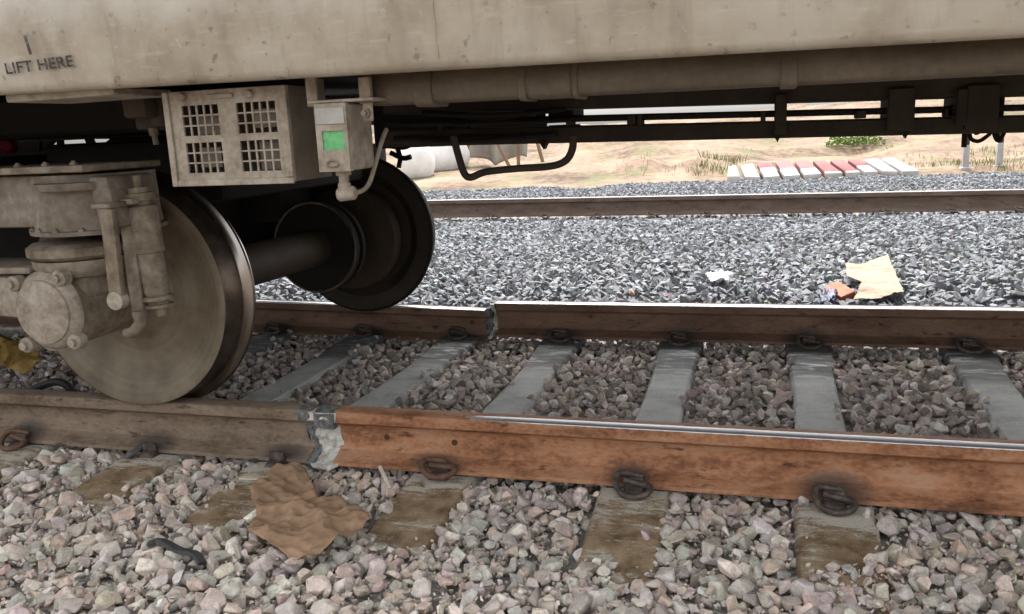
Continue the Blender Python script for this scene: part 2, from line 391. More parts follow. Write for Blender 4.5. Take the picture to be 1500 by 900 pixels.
def tints(kind, n):
    P, wt = PAL[kind]; c = P[RNG.choice(len(P), n, p=wt/wt.sum())]
    return c*RNG.uniform(.8, 1.2, (n, 1))*RNG.normal(1, .03, (n, 3))
def randrot(n, flat):
    a = RNG.uniform(0, 2*np.pi, n); t = RNG.normal(0, flat, n); u = RNG.normal(0, flat, n)
    ca, sa, ct, st, cu, su = np.cos(a), np.sin(a), np.cos(t), np.sin(t), np.cos(u), np.sin(u); o = np.zeros(n); l = np.ones(n)
    Rz = np.stack([ca,-sa,o,sa,ca,o,o,o,l],-1).reshape(n,3,3); Rx = np.stack([l,o,o,o,ct,-st,o,st,ct],-1).reshape(n,3,3)
    Ry = np.stack([cu,o,su,o,l,o,-su,o,cu],-1).reshape(n,3,3)
    Rw = np.stack([np.cos(a*7.3),-np.sin(a*7.3),o,np.sin(a*7.3),np.cos(a*7.3),o,o,o,l],-1).reshape(n,3,3)
    return Rz@Rx@Ry@Rw
SLX = [-3.48, -2.92, -2.395, -1.835, -1.235, -.66, -.0, .585]
UNDER = False
def blocked(x, y, s, fuzz):
    """True where a rail foot or the bare top of a sleeper lies"""
    b = np.zeros(x.shape, bool)
    for yr in ((0.0, 1.748) if not UNDER else ()): b |= np.abs(y-yr) < (.060+.18*s)
    b |= np.abs(y-7.9) < (.062+.25*s)
    for i, xs_ in enumerate(SLX):
        end = [-.36, -.49, -.50, -.50, -.54, -.40, -.3, -.5][i]
        hw = .098 + .0*x
        hw = np.where((y > .3) & (y < 1.5), .082, hw)
        lowcover = fuzz < (.05 if xs_ > -2.2 else .10)
        near_end = y < end+.09*np.sin(17*x+i)
        b |= (np.abs(x-xs_) < hw+.28*s) & (y > end+.02) & (y < 2.0) & ~(lowcover & (np.abs(x-xs_) > hw-.03)) & ~near_end
    return b
def scatter(x0, x1, y0, y1, pitch, smin, smax, kind, jit=.5, flat=.5, drop=0.0, mask=None):
    nx = int((x1-x0)/pitch); ny = int((y1-y0)/(pitch*.87))
    X, Y = np.meshgrid(np.arange(nx), np.arange(ny)); X = X+.5*(Y % 2)
    x = (x0+X*pitch).ravel()+RNG.normal(0, jit*pitch*.5, nx*ny); y = (y0+Y*pitch*.87).ravel()+RNG.normal(0, jit*pitch*.5, nx*ny)
    s = smin+(smax-smin)*RNG.beta(1.6, 2.6, x.size)
    k = ~blocked(x, y, s, RNG.uniform(0, 1, x.size))
    if mask is not None: k &= mask(x, y)
    x, y, s = x[k], y[k], s[k]; z = hfield(x, y)+RNG.normal(0, .007, x.size)-drop
    top = np.interp(y, [-.508, -.36, -.17, -.12, .12, .5, .874, 1.25, 1.63, 1.87, 2.1, 2.25], [-.226, -.205, -.186, -.1795, -.1795, -.193, -.196, -.193, -.1795, -.1795, -.205, -.226])
    for xs_ in SLX: z = np.where((np.abs(x-xs_) < .088) & (y > -.50) & (y < 2.24) & (s < .05), np.maximum(z, top+.22*s), z)
    return dict(p=np.stack([x, y, z], -1), s=s, R=randrot(x.size, flat), c=tints(kind, x.size))
def cat(*d): return {k: np.concatenate([q[k] for q in d]) for k in d[0]}
def in_view(p, mx=1.12):
    d = p-CAM; z = d@fw; u = d@rt/z*FPX/750; v = d@up/z*FPX/450
    return (z > .2) & (np.abs(u) < mx+.12) & (np.abs(v) < mx+.1)
def merge(name, sets, mat, parent, **k):
    VV, FF, CC, off = [], [], [], 0
    for d, var in sets:
        idx = RNG.integers(0, len(var), len(d['s']))
        for vi, (_, V, F) in enumerate(var):
            j = np.where(idx == vi)[0]
            if not len(j): continue
            P = np.einsum('nij,vj->nvi', d['R'][j], V)*d['s'][j][:, None, None]+d['p'][j][:, None, :]
            VV.append(P.reshape(-1, 3)); m = len(V)
            FF.append((F[None]+(np.arange(len(j))*m)[:, None, None]+off).reshape(-1, 3)); off += len(j)*m
            CC.append(np.repeat(np.concatenate([d['c'][j], np.ones((len(j), 1))], 1), m, 0))
    V = np.concatenate(VV).astype(np.float32); F = np.concatenate(FF).astype(np.int32); C = np.concatenate(CC).astype(np.float32)
    me = bpy.data.meshes.new(name); me.vertices.add(len(V)); me.vertices.foreach_set('co', V.ravel())
    me.loops.add(F.size); me.loops.foreach_set('vertex_index', F.ravel())
    me.polygons.add(len(F)); me.polygons.foreach_set('loop_start', np.arange(0, F.size, 3, dtype=np.int32))
    me.polygons.foreach_set('use_smooth', np.zeros(len(F), bool))
    a = me.attributes.new('tint', 'FLOAT_COLOR', 'POINT'); a.data.foreach_set('color', np.clip(C, 0, 1).ravel())
    me.update(); me.validate(); me.materials.append(mat)
    o = link(bpy.data.objects.new(name, me)); setparent(o, parent); print(name, len(F)); return tag(o, **k)

near = cat(scatter(-4.4, 1.3, -1.35, .0, .047, .032, .102, 'near', .7, .5), scatter(-4.4, 1.3, -1.35, .0, .045, .032, .075, 'near', .6, .6, .018), scatter(-4.4, 1.3, -1.35, .0, .05, .03, .06, 'near', .6, .6, .032))
fines = scatter(-4.4, 1.3, -1.35, .02, .024, .010, .032, 'near', .8, .8, .006)
mid = cat(scatter(-5.2, 1.6, .02, 1.80, .047, .035, .08, 'mid', .6, .5), scatter(-5.2, 1.6, .02, 1.80, .05, .03, .07, 'mid', .6, .6, .022))
UNDER = True                             # small stones packed below the rail feet
under = cat(scatter(-4.4, 1.4, -.13, .14, .03, .03, .05, 'near', .6, .4, .006), scatter(-5, 1.8, 1.62, 1.90, .03, .03, .05, 'mid', .6, .4, .004))
under['p'][:, 2] = np.minimum(under['p'][:, 2], -.176-.36*under['s'])
UNDER = False
vis = lambda x, y: in_view(np.stack([x, y, np.full(x.shape, -.2)], -1), 1.15)
far = cat(scatter(-9, 4.5, 1.78, 7.93, .055, .042, .115, 'far', .6, .55, 0, vis), scatter(-9, 4.5, 1.78, 7.93, .06, .035, .08, 'far', .6, .6, .02, vis))
far2 = scatter(-15, 7, 7.95, 15, .062, .045, .10, 'far', .7, .6, 0, lambda x, y: vis(x, y) & (y < edge_far(x)+.15*np.sin(5*x)))
# the largest stones in the picture become parts of their own
dd = near['p']-CAM; dz = dd@fw; pxs = near['s']/dz
ok = in_view(near['p'], .86) & (near['p'][:, 2] > hfield(near['p'][:, 0], near['p'][:, 1])-.010)
order = np.argsort(np.where(ok, -pxs, 0))[:300]
rest = np.ones(len(pxs), bool); rest[order] = False
vm = []
for me, V, F in NEARV:
    me.materials.append(M['stoneobj']); vm.append(me)
for n_, i in enumerate(order):
    o = link(bpy.data.objects.new('stone', vm[n_ % len(vm)])); setparent(o, bed)
    o.matrix_basis = Matrix.Translation(near['p'][i]) @ Matrix(near['R'][i].tolist()).to_4x4() @ Matrix.Scale(float(near['s'][i]), 4)
    o.color = (*np.clip(near['c'][i], 0, 1), 1)
merge('loose_stones', [({k: v[rest] for k, v in near.items()}, NEARV), (fines, FARV), (under, MIDV), (mid, MIDV), (far, FARV), (far2, FARV)], M['stone'], bed, kind='stuff')

# ------------------------------------------------------------------ sleepers with clips
def sleeper_mesh():
    secs = [(-.508, -.232, .094, .12), (-.50, -.226, .098, .125), (-.36, -.205, .10, .125), (-.17, -.186, .10, .125), (-.12, -.1795, .10, .125), (.12, -.1795, .10, .125), (.2, -.184, .098, .12),
            (.5, -.193, .082, .11), (.874, -.196, .078, .105), (1.25, -.193, .082, .11), (1.55, -.184, .098, .12), (1.63, -.1795, .10, .125), (1.87, -.1795, .10, .125), (1.92, -.186, .10, .125), (2.1, -.205, .10, .125), (2.25, -.226, .098, .125), (2.258, -.232, .094, .12)]
    ys_ = np.concatenate([np.linspace(secs[i][0], secs[i+1][0], max(2, int((secs[i+1][0]-secs[i][0])/.03))+1)[:-1] for i in range(len(secs)-1)]+[[secs[-1][0]]])
    T = np.array(secs); zt = np.interp(ys_, T[:, 0], T[:, 1]); wt = np.interp(ys_, T[:, 0], T[:, 2]); wb = np.interp(ys_, T[:, 0], T[:, 3])
    mb = MB(); ring = []
    for y, z, a, b in zip(ys_, zt, wt, wb):
        prof = [(-b, -.40), (-a-.004, z-.012), (-a+.006, z-.001), (-a*.5, z), (0, z+.001), (a*.5, z), (a-.006, z-.001), (a+.004, z-.012), (b, -.40)]
        ring.append([mb.bm.verts.new((px + .0025*noise.noise((px*20, y*14, 3)), y, pz + .002*noise.noise((px*25, y*25, 9)))) for px, pz in prof])
    for p, q in zip(ring, ring[1:]):
        for i in range(len(p)-1): mb.bm.faces.new((p[i], q[i], q[i+1], p[i+1]))
        mb.bm.faces.new((p[-1], q[-1], q[0], p[0]))
    mb.bm.faces.new(list(reversed(ring[0]))); mb.bm.faces.new(ring[-1]); return mb
def clip_mb():                           # bent spring-steel clip; +y points to the rail, origin on the sleeper top at the shoulder
    c = [(-.030, .004, .036), (-.004, .004, .030), (.024, .000, .026), (.044, -.010, .026), (.050, -.030, .022), (.034, -.048, .013), (.002, -.055, .009), (-.028, -.047, .013),
         (-.046, -.026, .024), (-.052, -.004, .038), (-.045, .016, .048), (-.024, .027, .046), (.006, .031, .040), (.022, .032, .034)]
    mb = MB(); mb.tube(curve(c, 6), .0095, 10); return mb
def shoulder_mb():
    mb = MB(); mb.hexa([(-.034,-.026,-.006),(.034,-.026,-.006),(.034,.020,-.006),(-.034,.020,-.006),(-.026,-.018,.012),(.026,-.018,.012),(.028,.017,.020),(-.028,.017,.020)])
    mb.hexa([(-.030,.004,.0),(.030,.004,.0),(.030,.020,.0),(-.030,.020,.0),(-.026,.006,.042),(.026,.006,.042),(.026,.019,.042),(-.026,.019,.042)]); mb.bevel(.003, 1); return mb
sl0 = empty('sleeper', (0, .874, -.18), label='x', cat='sleeper', group='concrete sleepers under the broken track')
sleeper_mesh().build('concrete_body', M['concrete'], sl0)
cm = clip_mb().build('rail_clip', M['ironclip'], sl0); sm = shoulder_mb().build('shoulder_insert', M['ironclip'], sl0)
pads = []
def put(o, x, y, z, rz): o.matrix_world = Matrix.Translation((x, y, z)) @ Matrix.Rotation(rz, 4, 'Z'); 
spots = [(-.092, 0, 0.0), (.092, math.pi, 0.0), (1.748-.092, 0, 0), (1.748+.092, math.pi, 0)]
for i, (yy, rz, _) in enumerate(spots):
    for src in (cm, sm):
        o = src if i == 0 else link(src.copy())
        if i: o.parent = sl0; o.matrix_parent_inverse = src.matrix_parent_inverse
        o.matrix_basis = Matrix.Translation((0, yy, -.178)) @ Matrix.Rotation(rz, 4, 'Z')
for yr in (0, 1.748): MB().box((-.085, yr-.07, -.1815), (.085, yr+.07, -.1725)).build('rail_pad', M['black'], sl0, 0)
slab_ = {0: 'concrete sleeper hidden in shade behind the near wheel', 1: 'dirt caked sleeper below the axle box, leftmost bare end in the foreground',
         2: 'mud brown sleeper partly under the brown paper', 3: 'sleeper with rusty brown clip just right of the brown paper',
         4: 'brown sleeper with proud end face, in the middle of the foreground', 5: 'sleeper with whitest flaking end and dark looped clip, right foreground',
         6: 'grey sleeper at the right edge with a loose stone on it', 7: 'concrete sleeper beyond the right edge of the view'}
sleepers = []
for i, x in enumerate(SLX):
    s_ = sl0 if i == 0 else copy_tree(sl0); sleepers.append(s_)
for s_, (i, x) in zip(sleepers, enumerate(SLX)):
    s_.location.x = x; s_['label'] = slab_[i]
    s_.rotation_euler.z = [0, .01, -.012, .01, .02, -.004, -.02, .01][i]
# the clip beside the paper is rust brown, and one clip is knocked loose
for o in sleepers[3].children:
    if o.name.startswith('rail_clip') and o.matrix_basis.translation.y < -.05:
        o.data = o.data.copy(); o.data.materials[0] = M['rustclip']; o['label'] = 'rusty brown rail clip'
        o.matrix_basis = Matrix.Translation((0, -.092, -.172)) @ Matrix.Rotation(.35, 4, 'Z') @ Matrix.Rotation(-.15, 4, 'X')

# two clips have gone from the left rail; only their dirt-caked cast shoulders are left
for k in (1, 2):
    for o in list(sleepers[k].children):
        if o.name.startswith('rail_clip') and o.matrix_basis.translation.y < -.05: bpy.data.objects.remove(o)
for k in (0,):
    for o in sleepers[k].children:
        if o.name.startswith('rail_clip') and o.matrix_basis.translation.y < -.05: o.data = o.data.copy(); o.data.materials[0] = M['rustclip']

# ------------------------------------------------------------------ rails
PROF = [(-.028, 0.0), (-.034, -.003), (-.0362, -.010), (-.0368, -.037), (-.033, -.042), (-.014, -.051), (-.0095, -.060), (-.0082, -.090), (-.0095, -.122), (-.016, -.136), (-.045, -.150), (-.073, -.160), (-.075, -.164), (-.075, -.172)]
PROF = [(-.006, .0006)] + PROF[:]
PROF = PROF + [(-a, b) for a, b in reversed(PROF[1:])] + [(.008, .0006)]
PROF = PROF[1:] + PROF[:1]
def rail(name, x0, x1, yc, mat, dev=lambda x: (0, 0), topx=lambda x: 1.0, heat=lambda x, z: 0.0, stains=True, step=.025, sc=1.0, **k):
    xs_ = np.arange(x0, x1, step).tolist()+[x1]; m = len(PROF); V = []; st = []; tp = []; ht = []
    for x in xs_:
        dy, dz = dev(x)
        for a, b in PROF:
            V.append((x, yc+a*sc+dy, b*sc+dz))
            s_ = 0
            if stains:
                for j, sx_ in enumerate(SLX):
                    wob = .03*noise.noise((sx_*9, yc, 0)); e = ((x-sx_-wob)/(.10+.03*math.sin(j*3)))**2+((b+.150)/(.035+.015*math.cos(j*5)))**2
                    s_ = max(s_, math.exp(-e*.8))
            st.append(s_); tp.append(topx(x)*(1.0 if -.031 < a < 0 else .7 if -.035 < a < 0 else 0.0) if b > -.0035 else 0.0); ht.append(heat(x, b))
    F = [(i*m+j, i*m+(j+1) % m, (i+1)*m+(j+1) % m, (i+1)*m+j) for i in range(len(xs_)-1) for j in range(m)]
    F += [tuple(reversed(range(m))), tuple((len(xs_)-1)*m+j for j in range(m))]
    me = bpy.data.meshes.new(name); me.from_pydata(V, [], F)
    for nm, d in (('stain', st), ('top', tp), ('heat', ht)):
        a = me.attributes.new(nm, 'FLOAT', 'POINT'); a.data.foreach_set('value', d)
    me.materials.append(mat)
    bm = bmesh.new(); bm.from_mesh(me); bmesh.ops.recalc_face_normals(bm, faces=bm.faces); bm.to_mesh(me); bm.free()
    me.shade_smooth(); me.set_sharp_from_angle(angle=R(38))
    return tag(link(bpy.data.objects.new(name, me)), **k)
G = 'running rails of the tracks'
rNL = rail('steel_rail', -9, -2.30, 0, M['rail_grey'], heat=lambda x, z: .85*math.exp(-((x+2.33)/.06)**2)*(1 if z < -.12 or z > -.03 else .4), topx=lambda x: 0,
           label='dusty grey brown rail under the near wheel, left of the weld gap', cat='rail', group=G)
rNR = rail('steel_rail', -2.205, 7, 0, M['rail_orange'], topx=lambda x: float(np.clip((x+1.93)/.4, 0, 1)),
           heat=lambda x, z: .9*math.exp(-((x+2.10)/.06)**2)*(1 if z > -.04 or z < -.11 else .45)*(.6+.4*math.sin(x*150)),
           label='bright orange rusty rail across the foreground', cat='rail', group=G)
rFL = rail('steel_rail', -9, -2.235, 1.748, M['rail_dark'], dev=lambda x: (-.03*np.clip((x+3.4)/1.2, 0, 1)**1.5, -.012-.022*np.clip((x+3.6)/1.4, 0, 1)),
           heat=lambda x, z: .8*(1 if -3.35 < x < -2.75 and z < -.03 else 0), topx=lambda x: 1.0,
           label='sunken brown rail under the far wheel, ending at the broken weld', cat='rail', group=G)
rFR = rail('steel_rail', -2.195, 7, 1.748, M['rail_dark'], label='dark brown rail with bright top right of the break, far side of track', cat='rail', group=G)
rSec = rail('steel_rail', -22, 18, 7.9, M['rail_far'], dev=lambda x: (0, .004-.0055*x*.6), stains=False, step=.5, sc=1.28, label='weathered grey brown rail of the second track behind', cat='rail', group=G)
# bolt holes
for x, z in ((-2.035, -.088), (-1.80, -.092)):
    MB().lathe([(0, .010), (.002, .0098), (.002, .008)], (x, -.0085, z), (0, -1, 0), 16).build('bolt_hole', M['hole'], rNR)
MB().lathe([(0, .012), (.004, .0115)], (-2.33, 1.748-.039, -.105), (0, -1, 0), 14).build('bolt_hole', M['hole'], rFL)
def collar(x0, x1, yc, zoff, grow, seed, name, mat, parent, lo=-.18, hi=.004, slant=0.0, dy=0, ragged=.012):
    mb = MB(); n = 6; rings = []
    P = []
    for (a, b), (c, d) in zip(PROF, PROF[1:]+PROF[:1]):
        for t in (0, .5): P.append((a+(c-a)*t, b+(d-b)*t))
    for i in range(n+1):
        t = i/n; r_ = []
        for a, b in P:
            g = grow*math.sin(math.pi*min(max(t, .08), .92))
            x = x0+(x1-x0)*t+slant*(b+.09)+ragged*noise.noise((a*30+seed, b*40, t*2))
            nz = 1+.9*noise.noise((a*40, b*45+seed, t*4))
            sc = g*nz
            L = math.hypot(a*.8, b+.09)+1e-6
            r_.append(mb.bm.verts.new((x, yc+dy+a+(sc*a/L), min(max(b+sc*(b+.09)/L, lo), hi)+zoff)))
        rings.append(r_)
    m = len(P)
    for p, q in zip(rings, rings[1:]):
        for j in range(m): mb.bm.faces.new((p[j], p[(j+1) % m], q[(j+1) % m], q[j]))
    mb.bm.faces.new(list(reversed(rings[0]))); mb.bm.faces.new(rings[-1])
    return mb.build(name, mat, parent, 30)
collar(-2.322, -2.286, 0, 0, .006, 3, 'weld_collar', M['weld'], rNL, slant=-.22)
collar(-2.292, -2.196, 0, -.002, .013, 8, 'weld_filler', M['whiteslag'], rNL, slant=-.06, lo=-.185, hi=-.004, ragged=.02)
mb = MB()
rg_ = []
for i in range(7):
    x = -2.278+.072*i/6; q = []
    for k in range(9):
        a = math.pi*k/8; y = -.046*math.cos(a); z = -.030+.033*math.sin(a)**.5+.004*noise.noise((x*60, k*.7, 4))
        if k in (0, 8): z = -.058+.018*noise.noise((x*70, k, 2))
        q.append(mb.bm.verts.new((x+.006*noise.noise((k*1.3, i, 7)), y, z)))
    rg_.append(q)
for a, b in zip(rg_, rg_[1:]):
    for k in range(8): mb.bm.faces.new((a[k], b[k], b[k+1], a[k+1]))
for a in (rg_[0], rg_[-1]): mb.bm.faces.new(a)
mb.build('weld_cap', M['weld'], rNL, 30)
collar(-2.250, -2.218, 1.748, -.030, .006, 22, 'weld_collar', M['weld'], rFL, dy=-.028, slant=.03, ragged=.02)
collar(-2.222, -2.204, 1.748, -.004, .006, 31, 'weld_filler', M['whiteslag'], rFL, dy=-.008, hi=-.004, slant=.04, ragged=.025)

# second track: sleepers sunk to their tops in ballast
t2 = empty('buried_sleeper', (0, 8.1, -.2), label='concrete sleeper sunk in ballast below the second track rail', cat='sleeper', group='buried sleepers of the second track')
b2 = MB().box((-.1, 7.35, -.42), (.1, 8.75, -.245)).bevel(.01, 1).build('concrete_body', M['concrete'], t2)
c2 = link(cm.copy()); c2.parent = t2; c2.matrix_parent_inverse = t2.matrix_basis.inverted(); c2.matrix_basis = Matrix.Translation((0, 7.9-.108, -.222))
c2.data = clip_mb().build('tmp', M['rail_far']).data
bpy.data.objects.remove(bpy.data.objects['tmp'])
for k in range(-13, 7):
    s_ = t2 if k == -13 else copy_tree(t2)
    s_.location.x = -.23+.645*k
print('setting done')

# ------------------------------------------------------------------ the coach
coach = empty('train_coach', (-1.5, .874, 1.0), label='dusty cream railway coach standing over the broken track, LIFT HERE stencilled on its skirt', cat='train coach')
def cz(x): return 1.0035-.0103*(x+1.5)                # the coach leans a little nose-down towards the right
CX0, CX1 = -9.0, 13.0
# side skirt: rolled bottom lip, plate above
prof = [(-.70, .030), (-.712, .010), (-.73, .001), (-.742, .001), (-.752, .008), (-.756, .020), (-.760, .06), (-.768, .14), (-.775, .24), (-.780, .40)]
def extr(profyz, xs_, name, mat, parent, thick=.0, smooth=50, **k):
    mb = MB(); rings = [[mb.bm.verts.new((x, y, cz(x)+z)) for y, z in profyz] for x in xs_]
    for p, q in zip(rings, rings[1:]):
        for j in range(len(p)-1): mb.bm.faces.new((p[j], q[j], q[j+1], p[j+1]))
    o = mb.build(name, mat, parent, smooth, **k)
    if thick:
        sm_ = o.modifiers.new('thickness', 'SOLIDIFY'); sm_.thickness = thick; sm_.offset = -1
    return o
mb = MB()
xsS = np.arange(CX0, CX1+.01, .1)
rings = []
for x in xsS:
    ring = []
    for y, z in prof:
        wav = .0035*noise.noise((x*2.3, z*5, 1))+.0016*noise.noise((x*9, z*14, 5))-.006*max(0, noise.noise((x*4.1+3, z*9, 2))-.42) if z > .03 else 0
        ring.append(mb.bm.verts.new((x, y+wav, cz(x)+z)))
    for y, z in [(-.772, .40), (-.766, .24), (-.758, .14), (-.750, .06), (-.745, .022), (-.738, .010), (-.73, .009), (-.718, .016), (-.706, .034)]:
        ring.append(mb.bm.verts.new((x, y, cz(x)+z)))
    rings.append(ring)
for p, q in zip(rings, rings[1:]):
    for j in range(len(p)): mb.bm.faces.new((p[j], q[j], q[(j+1) % len(p)], p[(j+1) % len(p)]))
mb.bm.faces.new(list(reversed(rings[0]))); mb.bm.faces.new(rings[-1])
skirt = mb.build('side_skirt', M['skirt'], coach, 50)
# body above the frame of the picture: walls, roof, floor
W0, W1 = -.790, 2.53
mb = MB()
body = [(-.784, .402), (-.79, 1.9), (-.76, 2.6), (-.4, 3.0), (.874, 3.12), (2.15, 3.0), (2.51, 2.6), (2.54, 1.9), (2.534, .12), (2.45, .118)]
rg = [[mb.bm.verts.new((x, y, cz(x)+z)) for y, z in body] for x in (CX0, CX1)]
for j in range(len(body)-1): mb.bm.faces.new((rg[0][j], rg[1][j], rg[1][j+1], rg[0][j+1]))
for q in rg: mb.bm.faces.new(q)
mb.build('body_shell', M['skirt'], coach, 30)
mb = MB(); mb.hexa([(CX0, -.738, cz(CX0)+.10), (CX1, -.738, cz(CX1)+.10), (CX1, 2.44, cz(CX1)+.10), (CX0, 2.44, cz(CX0)+.10), (CX0, -.738, cz(CX0)+.13), (CX1, -.738, cz(CX1)+.13), (CX1, 2.44, cz(CX1)+.13), (CX0, 2.44, cz(CX0)+.13)])
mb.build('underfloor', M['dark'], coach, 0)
# far side skirt, seen only from below
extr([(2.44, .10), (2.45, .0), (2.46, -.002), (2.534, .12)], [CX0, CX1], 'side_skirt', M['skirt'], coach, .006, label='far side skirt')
# lettering
def text(body, size, loc, rot):
    cu = bpy.data.curves.new('lettering', 'FONT'); cu.body = body; cu.size = size; cu.extrude = .0006; cu.offset = .0007; cu.align_x = 'LEFT'; cu.space_character = 1.05
    o = bpy.data.objects.new('lettering', cu); link(o); dg = bpy.context.evaluated_depsgraph_get()
    me = bpy.data.meshes.new_from_object(o.evaluated_get(dg)); bpy.data.objects.remove(o)
    me.materials.clear(); me.materials.append(M['letter'])
    o = link(bpy.data.objects.new('lettering', me)); o.matrix_basis = Matrix.Translation(loc) @ rot.to_matrix().to_4x4(); return o
p0 = aty(9, 109, -.7655); p1 = aty(109, 97, -.7655)
t = text('LIFT HERE', .0345, p0, Euler((R(90)+.03, 0, 0)))
wd = max(v.co.x for v in t.data.vertices)
for v in t.data.vertices: v.co.x *= (p1.x-p0.x)/wd
bm_m = t.matrix_basis.copy(); t.matrix_basis = Matrix.Identity(4); 
for v in t.data.vertices:
    q = bm_m @ v.co; t_ = (q.z-cz(q.x)); yy = float(np.interp(t_, [.02, .06, .14, .24], [-.756, -.760, -.768, -.775]))
    q.z += (p1.z-p0.z)*(q.x-p0.x)/(p1.x-p0.x); v.co = (q.x, yy-.0075+(q.y-p0.y)*.3, q.z)
setparent(t, coach)
mk = MB(); a = aty(36, 52, -.779); b = aty(45, 80, -.777); mk.bar(a, b, .0015, .0075, (1, 0, 0)); mk.build('lift_mark', M['letter'], coach, 0)
for px_ in (637,):
    x_ = aty(px_, 60, -.77).x
    mb = MB(); mb.tube([(x_+.002*noise.noise((z_*40, px_, 0)), float(np.interp(z_, [.02, .06, .14, .24, .40], [-.7575, -.7615, -.7695, -.7765, -.7815])), cz(x_)+z_) for z_ in np.arange(.022, .39, .012)], .0010, 6)
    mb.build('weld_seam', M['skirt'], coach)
# white-lit step plate under the skirt at left
mb = MB(); a = aty(14, 151, -.70); b = aty(172, 146, -.70); mb.hexa([(a.x, -.71, a.z), (b.x, -.71, a.z+.002), (b.x, -.50, a.z+.002), (a.x, -.50, a.z), (a.x, -.712, a.z+.02), (b.x, -.712, a.z+.02), (b.x, -.50, a.z+.02), (a.x, -.50, a.z+.02)])
mb.bevel(.003, 1); mb.build('step_plate', M['dustpale'], coach)
# sill beam behind the skirt with sleeves
def zat(px, py, y): return aty(px, py, y)
sa, sb = aty(545, 155, -.6), aty(1350, 115, -.6)
slope = (sb.z-sa.z)/(sb.x-sa.x)
def sz(x): return sa.z+slope*(x-sa.x)
mb = MB(); X0, X1 = sa.x-.01, CX1
pr = [(-.612, .058), (-.618, .045), (-.619, .025), (-.615, .008), (-.603, .0), (-.52, .0), (-.51, .01), (-.51, .075), (-.60, .075)]
rr = [[mb.bm.verts.new((x, y, sz(x)+z)) for y, z in pr] for x in (X0, X1)]
for j in range(len(pr)): mb.bm.faces.new((rr[0][j], rr[1][j], rr[1][(j+1) % len(pr)], rr[0][(j+1) % len(pr)]))
mb.bm.faces.new(rr[0]); mb.bm.faces.new(rr[1]); mb.build('sill_beam', M['sill'], coach, 50)
for xa, xb, g in ((605, 632, .008), (758, 770, .006), (774, 836, .003), (838, 846, .007), (1143, 1168, .006)):
    a = aty(xa, 135, -.62).x; b = aty(xb, 135, -.62).x; mb = MB(); q = []
    for x in (a, b): q.append([mb.bm.verts.new((x, y-.6*g*(1 if y < -.58 else -.3), sz(x)+z+(-g if z < .03 else 0))) for y, z in pr])
    for j in range(len(pr)): mb.bm.faces.new((q[0][j], q[1][j], q[1][(j+1) % len(pr)], q[0][(j+1) % len(pr)]))
    mb.bm.faces.new(q[0]); mb.bm.faces.new(q[1]); mb.bevel(.002, 1); mb.build('sill_sleeve', M['sill'], coach)

# long pipes and troughs further in, with slots of daylight between them
YB = .35
def run(px0, py0a, py0b, px1, py1a, py1b, name, mat, y=YB, dep=.10):
    a, b = aty(px0, py0a, y), aty(px0, py0b, y); c, d = aty(px1, py1a, y), aty(px1, py1b, y)
    mb = MB(); mb.hexa([(b.x, y, b.z), (d.x, y, d.z), (d.x, y+dep, d.z), (b.x, y+dep, b.z), (a.x, y, a.z), (c.x, y, c.z), (c.x, y+dep, c.z), (a.x, y+dep, a.z)])
    mb.bevel(.006, 1); return mb.build(name, mat, coach)
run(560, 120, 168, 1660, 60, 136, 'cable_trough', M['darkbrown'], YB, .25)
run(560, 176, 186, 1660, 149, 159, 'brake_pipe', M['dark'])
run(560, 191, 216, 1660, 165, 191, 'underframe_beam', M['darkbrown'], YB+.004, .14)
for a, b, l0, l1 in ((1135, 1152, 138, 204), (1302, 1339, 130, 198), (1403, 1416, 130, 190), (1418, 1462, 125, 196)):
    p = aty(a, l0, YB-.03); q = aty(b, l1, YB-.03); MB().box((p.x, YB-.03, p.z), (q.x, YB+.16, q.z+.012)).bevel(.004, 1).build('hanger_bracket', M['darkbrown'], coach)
for cx_, cy_ in ((1138, 196), (1326, 190), (795, 206)):
    p = aty(cx_-7, cy_, YB-.01); q = aty(cx_+7, cy_, YB-.01); b_ = aty(cx_+1, cy_+13, YB-.01)
    MB().add([(p.x, YB-.012, p.z), (q.x, YB-.012, q.z), (b_.x, YB-.012, b_.z), (p.x, YB+.03, p.z), (q.x, YB+.03, q.z), (b_.x, YB+.03, b_.z)], [(0,2,1),(3,4,5),(0,1,4,3),(1,2,5,4),(2,0,3,5)]).build('drain_lug', M['dark'], coach, 0)
# dense equipment behind the indicator and near the bogie
p = aty(556, 140, .5); q = aty(842, 207, .5)
def eq(px0, py0, px1, py1, y, dep, name='equipment_case', mat=None):
    a = aty(px0, py0, y); b = aty(px1, py1, y); mb = MB(); mb.box((a.x, y, b.z), (b.x, y+dep, a.z)); mb.bevel(.01, 1); return mb.build(name, mat or M['dark'], coach)
eq(540, 110, 666, 214, .75, .3); eq(666, 110, 762, 178, .75, .3); eq(680, 186, 756, 210, .75, .2); eq(782, 110, 792, 206, .7, .1); eq(800, 110, 840, 176, .7, .2); eq(800, 184, 838, 208, .7, .2)
eq(1410, 120, 1470, 192, .6, .3)
random.seed(21)
for k in range(9):
    x0_ = random.uniform(555, 690); x1_ = random.uniform(760, 842); f0 = lambda x: 205-.0243*(x-560)+0
    off = random.choice([-38, -34, -22, -18, -6, -2, 2]); sag = random.uniform(1, 7); yy = random.uniform(.20, .34)
    mb = MB(); mb.tube(curve([aty(x0_+(x1_-x0_)*t_, f0(x0_+(x1_-x0_)*t_)+off+sag*math.sin(math.pi*t_)+random.uniform(-1, 1), yy) for t_ in np.linspace(0, 1, 7)], 4), random.uniform(.005, .010), 7)
    mb.build('underframe_cable', M['dark'], coach)
